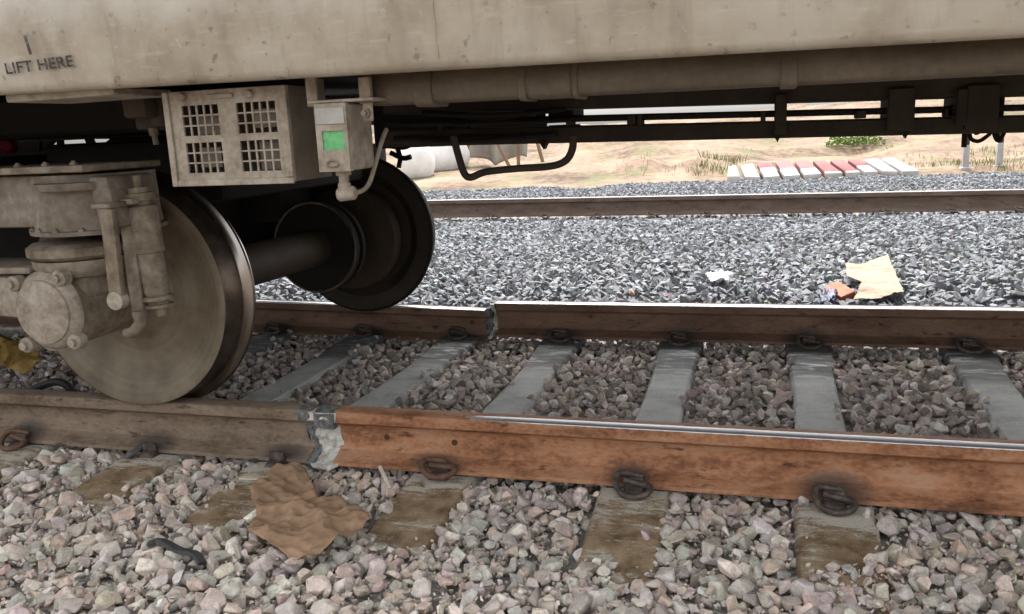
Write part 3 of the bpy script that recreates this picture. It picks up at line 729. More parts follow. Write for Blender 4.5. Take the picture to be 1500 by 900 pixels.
for k in range(10):
    x_ = random.uniform(600, 1480); off = -20; p = aty(x_, 205-.0243*(x_-560)+off, YB-.02); w_ = random.uniform(.006, .016); h_ = random.uniform(.010, .02)
    MB().box((p.x-w_, YB-.02, p.z-h_), (p.x+w_, YB+.05, p.z+h_)).bevel(.002, 1).build('pipe_clamp', M['darkbrown'], coach)
# step loop of bent rod
pts = [aty(x, y, -.1) for x, y in ((664, 200), (672, 230), (680, 254), (690, 260), (712, 252), (760, 247), (805, 244), (828, 236), (838, 220), (840, 200))]
mb = MB(); mb.tube(curve(pts, 5), .0105, 10); mb.build('step_loop', M['darkbrown'], coach)
# dangling wires at right
for P_, r_ in (([(1414, 186), (1413, 200), (1412, 216)], .008), ([(1420, 188), (1422, 203), (1434, 207), (1448, 198), (1454, 192), (1460, 205), (1466, 204), (1474, 188)], .006), ([(1456, 190), (1462, 204), (1460, 188)], .005), ([(1426, 188), (1430, 196), (1440, 190)], .005)):
    mb = MB(); mb.tube(curve([aty(x, y, .5) for x, y in P_], 5), r_, 8); mb.build('loose_cable', M['dark'], coach)
# hoses by the far wheel
for P_ in ([(566, 200), (590, 204), (606, 200), (612, 190)], [(570, 214), (592, 216), (606, 208), (608, 198)], [(572, 224), (590, 232), (602, 230)], [(580, 212), (586, 230), (584, 246)]):
    mb = MB(); mb.tube(curve([aty(x, y, 1.95) for x, y in P_], 5), .014, 8); mb.build('brake_hose', M['dark'], coach)

# slatted equipment box
EQ = empty('equipment_box', (-2.07, -.56, .89)); setparent(EQ, coach)
A_, B_ = aty(240.5, 136, -.65), aty(431, 263, -.65); BX0, BX1, BZ0, BZ1 = A_.x, -1.905, .784, 1.002
wins = [[(265, 156), (323, 198)], [(344, 151), (406, 193)], [(272, 211), (330, 253)], [(352, 206), (413, 249)]]
W = []
for (a, b) in wins:
    p = aty(a[0], (a[1]), -.65); q = aty(b[0], b[1], -.65); W.append((p.x, q.x, q.z, p.z))
cl0 = (W[0][0]+W[2][0])/2; cl1 = (W[0][1]+W[2][1])/2; cr0 = (W[1][0]+W[3][0])/2; cr1 = (W[1][1]+W[3][1])/2
ru0 = (W[0][2]+W[1][2])/2; ru1 = (W[0][3]+W[1][3])/2; rl0 = (W[2][2]+W[3][2])/2; rl1 = (W[2][3]+W[3][3])/2
xsW = [BX0, cl0, cl1, cr0, cr1, BX1]; zsW = [BZ0, rl0, rl1, ru0, ru1, BZ1]
mb = MB(); Y0 = -.65
for i in range(5):
    for j in range(5):
        if i in (1, 3) and j in (1, 3): continue
        mb.box((xsW[i], Y0, zsW[j]), (xsW[i+1], Y0+.006, zsW[j+1]))
bmesh.ops.remove_doubles(mb.bm, verts=mb.bm.verts, dist=.0001)
dup_ = {}
for f in mb.bm.faces: dup_.setdefault(tuple(sorted(v.index for v in f.verts)), []).append(f)
mb.bm.verts.index_update(); dup_ = {}
for f in mb.bm.faces: dup_.setdefault(tuple(sorted(v.index for v in f.verts)), []).append(f)
bmesh.ops.delete(mb.bm, geom=[f for l in dup_.values() if len(l) > 1 for f in l], context='FACES_ONLY')
mb.build('front_panel', M['dustpale'], EQ, 0)
mb = MB()
mb.box((BX0, Y0+.007, BZ0), (BX0+.004, -.47, BZ1)).box((BX1-.004, Y0+.007, BZ0+.001), (BX1, -.47, BZ1-.001)).box((BX0+.005, Y0+.007, BZ0), (BX1-.005, -.47, BZ0+.004)).box((BX0+.005, Y0+.007, BZ1-.004), (BX1-.005, -.47, BZ1)).box((BX0+.005, -.475, BZ0+.005), (BX1-.005, -.47, BZ1-.005))
mb.build('case', M['dust'], EQ, 0)
for nm, b_ in (('frame_rim', ((BX0-.004, Y0-.007, BZ0-.004), (BX0+.012, Y0-.001, BZ1))), ('frame_rim', ((BX0+.0125, Y0-.007, BZ0-.004), (BX1, Y0-.001, BZ0+.010))), ('frame_rim', ((BX1-.020, Y0-.006, BZ0+.011), (BX1, Y0-.001, BZ1)))):
    MB().box(*b_).bevel(.0015, 1).build(nm, M['dustpale'], EQ)
for ci, (x0, x1) in enumerate(((cl0, cl1), (cr0, cr1))):
    for z0, z1 in ((ru0, ru1), (rl0, rl1)):
        mb = MB()
        for k in range(1, 5):
            x = x0+(x1-x0)*k/5; mb.box((x-.0022, Y0+.001, z0), (x+.0022, Y0+.005, z1))
        for k in range(1, 3):
            z = z0+(z1-z0)*k/3; mb.box((x0, Y0+.0015, z-.0018), (x1, Y0+.0045, z+.0018))
        mb.build('grille', M['dustpale'], EQ, 0)
# something pale lies behind parts of the grilles
random.seed(5)
for x0, x1, z0, z1 in ((cl0+.022, cl1-.004, ru0+.002, ru1-.022), (cr0+.03, cr1-.002, ru0+.012, ru1-.016), (cl0+.02, cl1-.02, rl0+.012, rl1-.012), (cr0+.038, cr1-.002, rl0+.002, rl1-.002)):
    MB().box((x0, Y0+.022, z0), (x1, Y0+.06, z1)).build('inner_unit', M['dust'], EQ, 0)
p = aty(322, 141, -.652); MB().box((p.x-.035, Y0-.006, p.z-.006), (p.x+.035, Y0-.0005, p.z+.006)).bevel(.002, 1).build('name_plate', M['dustpale'], EQ)
for x, y in ((268, 142), (366, 138)):
    p = aty(x, y, Y0); MB().lathe([(0, .010), (.004, .010), (.008, .007)], (p.x, Y0-.0005, p.z), (0, -1, 0), 14).build('latch_bolt', M['dustpale'], EQ)

# brake indicator with the green window
IN = empty('brake_indicator', (-1.79, -.66, .88)); setparent(IN, coach)
YI = -.69
a, b, c = aty(459, 153, YI), aty(513, 251, YI), aty(530, 250, YI)
IX0, IX1, IZ0, IZ1 = (a.x+aty(468, 251, YI).x)/2, (aty(506, 153, YI).x+b.x)/2, b.z, a.z
wx0, wx1 = aty(472, 205, YI).x, aty(506, 205, YI).x-.002; wz0, wz1 = aty(488, 220, YI).z, aty(488, 192, YI).z
mb = MB(); YD = YI+.13
for x0, x1, z0, z1 in ((IX0, wx0, IZ0, IZ1), (wx1, IX1, IZ0, IZ1), (wx0, wx1, IZ0, wz0), (wx0, wx1, wz1, IZ1)):
    mb.box((x0, YI, z0), (x1, YI+.014, z1))
bmesh.ops.remove_doubles(mb.bm, verts=mb.bm.verts, dist=.0001)
mb.build('face_plate', M['dustpale'], IN, 0)
MB().box((IX0+.001, YI+.0145, IZ0+.001), (IX1-.0005, YD, IZ1-.001)).bevel(.004, 1).build('case', M['dustpale'], IN)
gm = NT('green_indicator_flag'); gm_ = gm.done(gm.ramp(gm.noise(gm.coord(), 45, 5, .6), [(.3, (.07, .27, .09)), (.6, (.13, .44, .17))]), .45)
MB().box((wx0, YI+.004, wz0), (wx1, YI+.0142, wz1)).build('green_window', gm_, IN, 0)
p = aty(488, 240, YI); mb = MB(); mb.tube([(p.x+.014*math.cos(t_), YI-.002, p.z+.007*math.sin(t_)) for t_ in np.linspace(0, 2*math.pi, 20)[:-1]], .0025, 6, True); mb.build('maker_badge', M['dust'], IN)
p = aty(483, 170, YI); MB().box((IX0+.004, YI-.003, p.z-.018), (IX1-.004, YI-.0005, p.z+.018)).bevel(.001, 1).build('name_plate', dirty('worn_grey_plate', [(.3, (.30, .29, .26)), (.7, (.42, .41, .38))], 20, .5), IN)
for x in (453, 530):
    a = aty(x, 122, YI+.05); mb = MB(); mb.box((a.x, YI+.03, IZ1-.004), (a.x+.028, YI+.045, a.z+.012)).box((a.x, YI+.046, IZ1-.004), (a.x+.006, YI+.11, a.z+.012)); mb.bevel(.002, 1); mb.build('hanger', M['dustpale'], IN)
a = aty(449, 153, YI); b = aty(546, 150, YI); MB().box((a.x, YI+.004, IZ1+.001), (b.x, YI+.12, IZ1+.008)).bevel(.002, 1).build('mounting_plate', M['dustpale'], IN)
a = aty(531, 158, YI+.03); b = aty(547, 178, YI+.03); MB().box((a.x, YI+.028, b.z), (b.x, YI+.036, IZ1)).bevel(.003, 1).build('side_lug', M['dustpale'], IN)
a = aty(538, 166, YI+.03); MB().lathe([(0, .011), (.008, .011), (.008, .006), (.018, .006)], (a.x, YI+.027, a.z), (0, -1, 0), 6).build('bolt', M['dust'], IN)
a = aty(503, 252, YI+.05); mb = MB(); mb.lathe([(0, .018), (.012, .018), (.012, .012), (.03, .012), (.03, .015), (.045, .015)], (a.x, YI+.05, IZ0+.001), (0, 0, -1), 14); mb.build('air_union', M['dustpale'], IN)
e = aty(508, 284, YI+.05); mb = MB(); mb.lathe([(-.022, .012), (-.018, .016), (.018, .016), (.022, .012)], e, (1, .1, .1), 12); mb.build('pipe_elbow', M['dustpale'], IN)
mb = MB(); mb.tube(curve([aty(x, y, YI+.05+k*.03) for k, (x, y) in enumerate(((512, 284), (530, 280), (541, 268), (550, 240), (560, 205), (566, 190)))], 5), .0055, 8); mb.build('air_pipe', M['dustpale'], IN)

# wheelset
AX, AZ = -2.93, .3838
WS = empty('wheelset', (AX, .874, AZ)); setparent(WS, coach)
def wheel_parts(y, sgn, zc, bright):
    """sgn -1: outer face towards the camera"""
    face = [(-.068, .3845), (-.0695, .381), (-.0685, .357), (-.065, .350), (-.058, .335), (-.048, .312), (-.038, .285), (-.030, .25), (-.026, .21), (-.030, .16), (-.048, .135), (-.062, .118), (-.066, .10), (-.066, .02)]
    back = [(.066, .02), (.066, .12), (.02, .16), (.012, .28), (.05, .325), (.064, .333), (.066, .345), (.066, .405)]
    tread = [(-.0695, .3845), (-.060, .3865), (.0, .389), (.024, .391)]
    fl = [(.024, .391), (.034, .398), (.040, .409), (.044, .4165), (.050, .4200), (.057, .4185), (.0635, .411), (.0662, .404)]
    out = []
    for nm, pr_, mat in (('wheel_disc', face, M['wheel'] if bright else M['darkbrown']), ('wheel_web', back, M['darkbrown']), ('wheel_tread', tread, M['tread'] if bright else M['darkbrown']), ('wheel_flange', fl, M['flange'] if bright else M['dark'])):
        mb = MB(); mb.lathe([(h*-sgn, r_) for h, r_ in pr_], (0, 0, 0), (0, 1, 0), 96, cap=False); 
        o = mb.build(nm, mat, None, 30); o.matrix_basis = Matrix.Translation((AX, y, zc)); o.parent = WS; o.matrix_parent_inverse = (coach.matrix_basis @ coach.matrix_basis.inverted() @ WS.matrix_basis).inverted() if False else Matrix.Translation((-AX, -.874, -AZ)); out.append(o)
    return out
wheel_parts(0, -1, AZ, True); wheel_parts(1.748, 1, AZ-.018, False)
def on_axle(prof_, name, mat, n=48, cap=True):
    mb = MB(); mb.lathe(prof_, (AX, 0, AZ-.008), (0, 1, -.01), n, cap); return mb.build(name, mat, WS, 30)
on_axle([(.07, .088), (1.68, .088)], 'axle', M['axle'], 32)
y = 1.27
on_axle([(y-.055, .10), (y-.055, .215), (y-.02, .22), (y-.02, .19), (y+.02, .19), (y+.02, .22), (y+.055, .215), (y+.055, .10)], 'brake_disc', M['dark'])
on_axle([(y-.058, .208), (y-.0605, .212), (y-.0605, .217), (y-.0555, .221)], 'disc_rim', M['tread'], 48, False)
a = aty(372, 195, 1.9); b = aty(446, 398, 1.9); MB().box((a.x, 1.86, b.z), (b.x, 2.1, a.z)).bevel(.03, 2).build('far_blackout_block', M['dark'], coach)  # added dark box, blocks the bright background left of the far wheel
a = aty(300, 195, 1.2); b = aty(415, 325, 1.2); MB().box((a.x, 1.2, b.z), (b.x, 1.5, a.z)).bevel(.03, 2).build('blackout_block', M['dark'], coach)  # added dark box, keeps the space above the axle black
on_axle([(1.56, .10), (1.56, .245), (1.565, .262), (1.575, .268), (1.63, .268), (1.63, .10)], 'hub_ring', M['axle'], 48)

# bogie
BG = empty('bogie', (-3.6, .874, .7)); setparent(BG, coach)
def bg(mb, name, mat=None, bev=0.0, smooth=40):
    if bev: mb.bevel(bev, 2)
    return mb.build(name, mat or M['bogie'], BG, smooth)
bg(MB().box((-5.6, -.385, .655), (-2.76, -.16, .81)), 'side_frame', None, .012)
mb = MB(); mb.lathe([(0, .195), (.012, .197), (.014, .182), (.175, .178)], (-2.845, -.235, .632), (0, 0, 1), 40); bg(mb, 'spring_pot')
mb = MB(); mb.lathe([(0, .125), (.0, .125), (.02, .13), (.022, .12)], (-2.80, -.335, .765), (0, 0, 1), 28); bg(mb, 'spring_ledge')
bg(MB().box((-5.6, -.435, .815), (-2.70, -.10, .836)), 'top_flange', M['bogie2'], .006)
mb = MB(); mb.hexa([(-2.70, -.40, .640), (-2.63, -.40, .655), (-2.63, -.20, .655), (-2.70, -.20, .640), (-2.72, -.40, .80), (-2.655, -.40, .80), (-2.655, -.20, .80), (-2.72, -.20, .80)]); bg(mb, 'frame_end', None, .01)
# spring seats over the axle box
mb = MB(); mb.lathe([(0, .135), (.012, .152), (.035, .152), (.047, .135)], (-2.90, -.27, .555), (0, 0, 1), 36); bg(mb, 'spring_pad', M['bogie2'])
mb = MB(); mb.lathe([(0, .12), (.03, .14), (.05, .14)], (-2.90, -.27, .502), (0, 0, 1), 36); bg(mb, 'spring_seat', M['bogie2'])
# axle box with its round cover
mb = MB(); mb.lathe([(-.395, .118), (-.36, .118), (-.33, .113), (-.13, .113), (-.12, .10)], (AX, 0, AZ+.012), (0, 1, 0), 48); bg(mb, 'axle_box', M['bogie2'])
bg(MB().box((AX-.10, -.36, AZ+.05), (AX+.115, -.14, .505)), 'axle_box_saddle', M['bogie2'], .02)
mb = MB(); mb.lathe([(-.435, .001), (-.434, .06), (-.431, .085), (-.427, .096), (-.420, .098), (-.414, .108), (-.397, .122), (-.392, .122)], (AX, 0, AZ+.022), (0, 1, 0), 48); cov = bg(mb, 'axle_box_cover', M['dustpale'])
cov['label'] = 'round pale axle box cover'
for dx, dz in ((-.098, .085), (.075, .103), (-.085, -.105), (.098, -.09)):
    mb = MB(); mb.lathe([(0, .024), (.03, .024), (.034, .02), (.034, .0125), (.046, .0125)], (AX+dx, -.392, AZ+.022+dz), (0, -1, 0), 14); bg(mb, 'cover_bolt', M['dustpale'])
mb = MB(); mb.hexa([(-4.2, -.36, .44), (AX-.08, -.36, .36), (AX-.08, -.2, .36), (-4.2, -.2, .44), (-4.2, -.36, .54), (AX-.08, -.36, .50), (AX-.08, -.2, .50), (-4.2, -.2, .54)]); bg(mb, 'control_arm', M['dustpale'], .02)
bg(MB().box((-4.2, -.39, .515), (AX-.06, -.18, .535)), 'arm_flange', M['bogie2'], .005)
# valve on the axle box
p = aty(135, 455, -.30); mb = MB(); mb.box((p.x-.02, -.32, p.z-.03), (p.x+.022, -.27, p.z+.025)); bg(mb, 'sensor_block', M['bogie2'], .008)
mb = MB(); mb.lathe([(0, .012), (.02, .012), (.02, .007), (.035, .007)], (p.x+.005, -.295, p.z-.028), (.1, 0, -1), 10); bg(mb, 'sensor_plug', M['bogie2'])
mb = MB(); mb.cyl((p.x-.05, -.305, p.z+.01), (p.x-.015, -.3, p.z+.0), .009, 10); bg(mb, 'sensor_plug', M['bogie2'])
# links and damper
a, b = aty(158, 305, -.42), aty(173, 440, -.42); mb = MB(); mb.bar(a, b, .022, .044, (1, 0, 0)); bg(mb, 'hanger_link', M['bogie2'], .004)
mb = MB(); mb.lathe([(0, .027), (.03, .027), (.034, .022)], (b.x, -.435, b.z), (0, 1, 0), 18); bg(mb, 'link_pin', M['dustpale'])
a = aty(152, 300, -.42); MB().box((a.x-.03, -.44, a.z-.01), (a.x+.035, -.36, a.z+.005)).bevel(.003, 1).build('link_bracket', M['bogie2'], BG)
pa = [aty(x, y, -.34) for x, y in ((184, 306), (190, 350), (197, 410), (204, 455), (206, 472), (196, 486), (184, 488))]
for i in range(3):
    mb = MB(); mb.bar(pa[i], pa[i+1]+Vector((0, 0, -.006)), .016, .042, (1, 0, 0)); bg(mb, 'safety_link', M['bogie2'], .003)
mb = MB(); mb.tube(curve(pa[3:], 4), [.022, .022, .022, .02, .019, .018, .018, .018, .017, .016, .016, .015, .014], 10); bg(mb, 'link_foot', M['bogie2'])
a, b = aty(207, 300, -.31), aty(231, 432, -.31); d = (b-a).normalized(); L = (b-a).length
mb = MB(); mb.lathe([(0, .034), (.006, .043), (L*.52, .043), (L*.53, .037), (L*.95, .037), (L, .033)], a, d, 24); bg(mb, 'damper', M['bogie2'])
mb = MB(); mb.lathe([(-.085, .012), (-.05, .013), (-.05, .03), (-.035, .03), (-.033, .046), (-.012, .046), (-.01, .03), (0, .03)], a, d, 18); bg(mb, 'damper_top_mount', M['bogie2'])
mb = MB(); mb.lathe([(0, .035), (.004, .046), (.014, .046), (.016, .03), (.026, .03), (.028, .042), (.036, .042), (.038, .016), (.064, .015)], b, d, 18); bg(mb, 'damper_foot', M['bogie2'])
# bolts, weld beads and a sensor cable on the bogie castings
for k in range(7):
    mb = MB(); mb.lathe([(0, .011), (.007, .011), (.007, .006), (.012, .006)], (-3.35+.1*k, -.41, .836), (0, 0, 1), 6); bg(mb, 'flange_bolt', M['bogie2'])
for k in range(6):
    a_ = R(200+k*24); mb = MB(); mb.lathe([(0, .010), (.007, .010), (.007, .005), (.012, .005)], (-2.845+.186*math.cos(a_), -.235+.186*math.sin(a_), .644), (0, 0, 1), 6); bg(mb, 'pot_bolt', M['bogie2'])
c = aty(168, 296, -.36); bg(MB().box((c.x, -.37, c.z-.008), (a.x+.02, -.25, c.z+.008)), 'damper_bracket', M['bogie'], .003)
# dark inner structure: far side frame, transoms, far axle box, and added boxes that keep daylight out
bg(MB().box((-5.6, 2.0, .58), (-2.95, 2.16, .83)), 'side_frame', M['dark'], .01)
bg(MB().box((-7.2, 2.0, .22), (-3.75, 2.16, .579)), 'control_arm', M['dark'], .01)  # dark block added under the far frame to shut out bright ballast
bg(MB().box((-3.9, .95, .36), (-3.30, 1.5, .86)), 'blackout_block', M['dark'], .03)  # made-up dark box filling the inside of the bogie with black
bg(MB().box((-3.6, .35, .66), (-2.80, 1.55, .90)), 'blackout_block', M['dark'], .03)  # made-up dark box, black fill above the axle
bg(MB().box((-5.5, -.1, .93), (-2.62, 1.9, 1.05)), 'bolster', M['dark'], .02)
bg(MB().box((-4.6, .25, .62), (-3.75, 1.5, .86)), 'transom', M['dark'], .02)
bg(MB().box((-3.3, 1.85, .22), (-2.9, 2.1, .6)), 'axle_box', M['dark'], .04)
bg(MB().box((-5.2, .9, .30), (-3.75, 1.4, .62)), 'blackout_block', M['dark'], .02)  # made-up dark box hiding bright ballast beyond the bogie
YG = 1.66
def gp(pts, name):                      # dark plate, 40 mm thick
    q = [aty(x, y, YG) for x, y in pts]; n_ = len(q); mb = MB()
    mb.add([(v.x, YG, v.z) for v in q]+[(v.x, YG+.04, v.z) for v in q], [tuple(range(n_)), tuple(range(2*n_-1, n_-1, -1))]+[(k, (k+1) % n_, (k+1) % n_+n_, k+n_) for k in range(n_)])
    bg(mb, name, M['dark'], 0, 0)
gp([(-80, 219), (262, 219), (262, 300), (-80, 300)], 'blackout_plate')  # added plates that cover the bright background around the daylight slot
gp([(-80, 160), (262, 160), (262, 203), (-80, 206)], 'blackout_plate')
gp([(-80, 205), (62, 204), (62, 220), (-80, 220)], 'blackout_plate')
gp([(163, 202), (262, 202), (262, 220), (140, 220)], 'blackout_plate')
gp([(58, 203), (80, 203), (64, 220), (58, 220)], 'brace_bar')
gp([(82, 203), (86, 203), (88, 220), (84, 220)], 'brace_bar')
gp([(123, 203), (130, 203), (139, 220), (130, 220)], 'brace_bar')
for (x0_, y0_, x1_, y1_, yy) in ((176, 140, 214, 172, -.45), (214, 138, 240, 186, -.40), (196, 172, 226, 190, -.38)):
    a = aty(x0_, y0_, yy); b = aty(x1_, y1_, yy); bg(MB().box((a.x, yy, b.z), (b.x, yy+.08, a.z)), 'body_bracket', M['axle'], .008)
a = aty(224, 188, -.39); mb = MB(); mb.lathe([(0, .013), (.02, .013), (.02, .008), (.045, .008)], a, (0.1, 0, -1), 10); bg(mb, 'bracket_bolt', M['sill'])
rp = NT('red_tail_light').done((.35, .02, .03), .5)
p = aty(14, 214, .6); mb = MB(); mb.lathe([(0, .035), (.03, .035), (.045, .02)], p, (.6, -1, 0), 16); bg(mb, 'red_cock', rp)

# ------------------------------------------------------------------ debris
def crumple(name, outline, zf, mat, amp, scale, seed, res=.012, thick=.0025, creased=False, **k):
    P = [Vector((p[0], p[1])) for p in outline]
    def inside(x, y):
        c = False; j = len(P)-1
        for i in range(len(P)):
            if (P[i].y > y) != (P[j].y > y) and x < (P[j].x-P[i].x)*(y-P[i].y)/(P[j].y-P[i].y)+P[i].x: c = not c
            j = i
        return c
    x0 = min(p.x for p in P); x1 = max(p.x for p in P); y0 = min(p.y for p in P); y1 = max(p.y for p in P)
    nx = int((x1-x0)/res)+2; ny = int((y1-y0)/res)+2; mb = MB(); vs = {}
    def v(i, j):
        if (i, j) not in vs:
            x = x0+i*res; y = y0+j*res
            q = Vector((x*scale, y*scale, seed)); q2 = q+Vector((1.3*noise.noise(q*.8), 1.3*noise.noise(q*.8+Vector((9, 0, 0))), 0)); r_ = .14*(1-abs(noise.noise(q2*5.5)))**4+(1-abs(noise.noise(q2)))**2*.9+.35*(1-abs(noise.noise(q2*2.3+Vector((4, 1, 0)))))**3+.10*noise.noise(q*6)-.4
            if creased:
                d1 = noise.voronoi(q*1.5+Vector((.5*noise.noise(q), .5*noise.noise(q+Vector((3, 0, 0))), 0)))[0]; d2 = noise.voronoi(q*3.6)[0]
                r_ = .9*d1[0]+.35*d2[0]+.35*noise.noise(q*.6)
            vs[(i, j)] = mb.bm.verts.new((x+.3*res*noise.noise((x*90, y*90, seed)), y+.3*res*noise.noise((x*90, y*90, seed+7)), zf(x, y)+amp*r_))
        return vs[(i, j)]
    for i in range(nx):
        for j in range(ny):
            if inside(x0+(i+.5)*res, y0+(j+.5)*res): mb.bm.faces.new((v(i, j), v(i+1, j), v(i+1, j+1), v(i, j+1)))
    o = mb.build(name, mat, None, 25 if creased else 70, **k)
    m = o.modifiers.new('thickness', 'SOLIDIFY'); m.thickness = thick
    return o
def rough_outline(pts, z, f=lambda px, py, z: atz(px, py, z)): return [f(a, b, z)[:2] for a, b in pts]
paperm = dirty('brown_wrapping_paper', [(.3, (.20, .12, .066)), (.5, (.32, .20, .118)), (.7, (.42, .285, .18))], 12, .85, .6, .006, 70)
hz = lambda x, y: float(hfield(x, y))
crumple('brown_paper', rough_outline([(368, 735), (398, 700), (440, 690), (455, 712), (470, 745), (500, 742), (545, 772), (520, 795), (490, 812), (455, 835), (410, 825), (365, 795), (378, 762)], -.19), lambda x, y: hz(x, y)+.016, paperm, .05, 7, 3.3, .0045, .0012, True,
        label='crumpled brown wrapping paper on the foreground ballast', cat='paper')
card = dirty('pale_cardboard', [(.3, (.15, .11, .07)), (.5, (.22, .17, .118)), (.7, (.28, .23, .17))], 10, .85, .3, .004)
crumple('cardboard', rough_outline([(1238, 400), (1258, 402), (1300, 387), (1306, 402), (1324, 434), (1290, 440), (1250, 444), (1262, 425), (1240, 416)], -.10), lambda x, y: hz(x, y)+.035+.06*(y-2.3), card, .02, 2.6, 8.2, .006, .004,
        label='torn sheet of pale cardboard on the ballast beyond the far rail', cat='cardboard')
brickm = dirty('red_brick', [(.3, (.30, .10, .06)), (.6, (.42, .16, .10))], 20, .9, .4, .004)
p = atz(1231, 430, -.10); mb = MB(); mb.box((-.045, -.09, -.03), (.045, .09, .03)); mb.bevel(.006, 1)
br = mb.build('brick', brickm, label='orange red brick end beside the pale cardboard', cat='brick'); br.location = (p.x, p.y, p.z-.0); br.rotation_euler = (R(10), R(-22), R(24))
def chunk(name, p, s, mat, seed, **k):
    me, V, F = make_variant(12, .03, seed); me.materials.clear(); me.materials.append(mat); me.name = name
    o = link(bpy.data.objects.new(name, me)); o.location = p; o.scale = s; o.rotation_euler = (.3, .2, seed); return tag(o, **k)
redm = dirty('red_brick_chip', [(.3, (.28, .05, .035)), (.6, (.42, .12, .08))], 30, .9)
p = atz(981, 432, -.11); chunk('brick_chip', p, (.09, .07, .06), redm, 41, label='small red brick chip beyond the far rail', cat='brick chip')
p = atz(925, 428, -.11); chunk('brick_chip', p, (.09, .06, .05), dirty('pink_brick_chip', [(.3, (.33, .19, .14)), (.6, (.45, .3, .24))], 30, .9), 43, label='pinkish brick chip left of the red chip beyond the far rail', cat='brick chip')
whitep = dirty('white_paper', [(.3, (.45, .46, .47)), (.7, (.58, .58, .58))], 15, .8)
crumple('paper_scrap', rough_outline([(1034, 404), (1058, 400), (1072, 404), (1066, 414), (1040, 416)], -.1), lambda x, y: hz(x, y)+.03, whitep, .04, 14, 5.5, .015, .003, label='small white paper scrap on the ballast beyond the far rail', cat='paper')
bluem = dirty('blue_plastic', [(.3, (.012, .012, .04)), (.7, (.03, .03, .09))], 18, .5)
crumple('plastic_scrap', rough_outline([(1200, 438), (1214, 428), (1226, 434), (1222, 446), (1204, 448)], -.1), lambda x, y: hz(x, y)+.02, bluem, .05, 16, 2.5, .012, .003, label='dark blue plastic scrap left of the brick', cat='plastic scrap')
p = atz(1494, 434, -.10); chunk('dark_lump', p, (.11, .12, .12), M['black'], 52, label='black rubber lump beyond the far rail at the right edge', cat='rubber lump')
woodm = dirty('pale_wood', [(.3, (.5, .42, .3)), (.7, (.68, .6, .47))], 30, .8)
a = atz(556, 683, -.14); b = atz(571, 716, -.19); MB().bar(a, b, .010, .005).build('wood_splinter', woodm, None, 0, label='thin pale wood splinter leaning on the rail foot', cat='splinter')
# strip of rubber lying in the stones
pts = [atz(x, y, z) for x, y, z in ((216, 800, -.185), (234, 792, -.175), (262, 806, -.175), (286, 812, -.175), (296, 826, -.19))]
mb = MB(); q = curve(pts, 6)
for i in range(len(q)-1): mb.bar(q[i], q[i+1]+(q[i+1]-q[i])*.15, .024, .010, (.35*math.sin(i*.35), .3, 1))
bmesh.ops.remove_doubles(mb.bm, verts=mb.bm.verts, dist=.0005)
mb.build('rubber_strip', dirty('grey_rubber', [(.3, (.02, .02, .021)), (.7, (.07, .068, .066))], 25, .7), None, 30, label='bent dark rubber strip among foreground stones at left', cat='rubber strip')
a = atz(352, 700, -.185); b = atz(404, 702, -.18); MB().bar(a, b, .018, .006).build('wood_stick', woodm, None, 0, label='pale stick lying beside the brown paper', cat='stick')
# stones by the rail that lean on things
darkst = dirty('dark_stone', [(.3, (.05, .05, .055)), (.7, (.14, .135, .13))], 25, .85, .5)
p = atz(197, 664, -.165); chunk('dark_stone', p, (.10, .06, .06), darkst, 61, label='dark grey block at the rail foot, left end of the near rail', cat='stone')
p = atz(372, 674, -.17); chunk('dark_stone', p, (.09, .05, .035), darkst, 65, label='flat dark stone at the rail foot left of the weld', cat='stone')
p = atz(1441, 637, -.165); chunk('loose_stone', p, (.085, .075, .08), dirty('brown_stone', [(.3, (.12, .10, .085)), (.7, (.24, .205, .175))], 30, .9, .6), 67, label='brown stone lying on the right sleeper against the near rail', cat='stone')
cloth = dirty('yellow_rag', [(.3, (.08, .045, .01)), (.5, (.20, .125, .03)), (.7, (.32, .22, .08))], 12, .85, .5)
rg_ = crumple('yellow_rag', [(-.02, 0), (-.22, .0), (-.24, .10), (-.10, .12), (.0, .08)], lambda x, y: 0, cloth, .06, 10, 6.1, .012, .003, label='dirty yellow rag drooping under the axle box at the left edge', cat='rag')
p = aty(52, 556, .10); rg_.location = (p.x, p.y, p.z); rg_.rotation_euler = (R(55), R(22), R(10))
c_ = [aty(x, y, .22) for x, y in ((10, 590), (40, 575), (78, 560), (100, 566), (104, 582))]
mb = MB(); mb.tube(curve(c_, 5), .016, 8); mb.build('hose_scrap', M['black'], None, label='short piece of black hose lying behind the near rail at left', cat='hose')

# ------------------------------------------------------------------ beyond the tracks
def g_at(px, py):                       # where a pixel's ray meets the sand
    d = ray(px, py); t = 8.0
    for _ in range(400):
        p = CAM+d*t
        if p[2] < float(sandz(p[0], p[1])): break
        t += .05
    return Vector(p)
wp = dirty('white_painted_concrete', [(.3, (.27, .255, .25)), (.6, (.36, .355, .35)), (.8, (.42, .42, .42))], 4, .85, .3, .01)
rpnt = dirty('faded_red_paint', [(.3, (.17, .05, .05)), (.6, (.22, .082, .08)), (.8, (.27, .14, .135))], 4, .85, .3, .01)
names = ['white', 'white', 'white and red', 'white and red', 'white and red', 'red', 'red', 'white and red', 'white', 'white', 'white']
botx = [1062, 1088, 1117, 1146, 1176, 1207, 1238, 1264, 1290, 1319, 1350]; topx_ = [1064, 1082, 1106, 1133, 1161, 1188, 1213, 1239, 1263, 1289, 1312]
boty = [259, 259, 259, 257.5, 256, 254, 253, 252, 251, 251, 250]; topy = [243, 242, 239, 237, 236, 235, 235, 234, 233.5, 232, 231]
ordw = ['first', 'second', 'third', 'fourth', 'fifth', 'sixth', 'seventh', 'eighth', 'ninth', 'last']
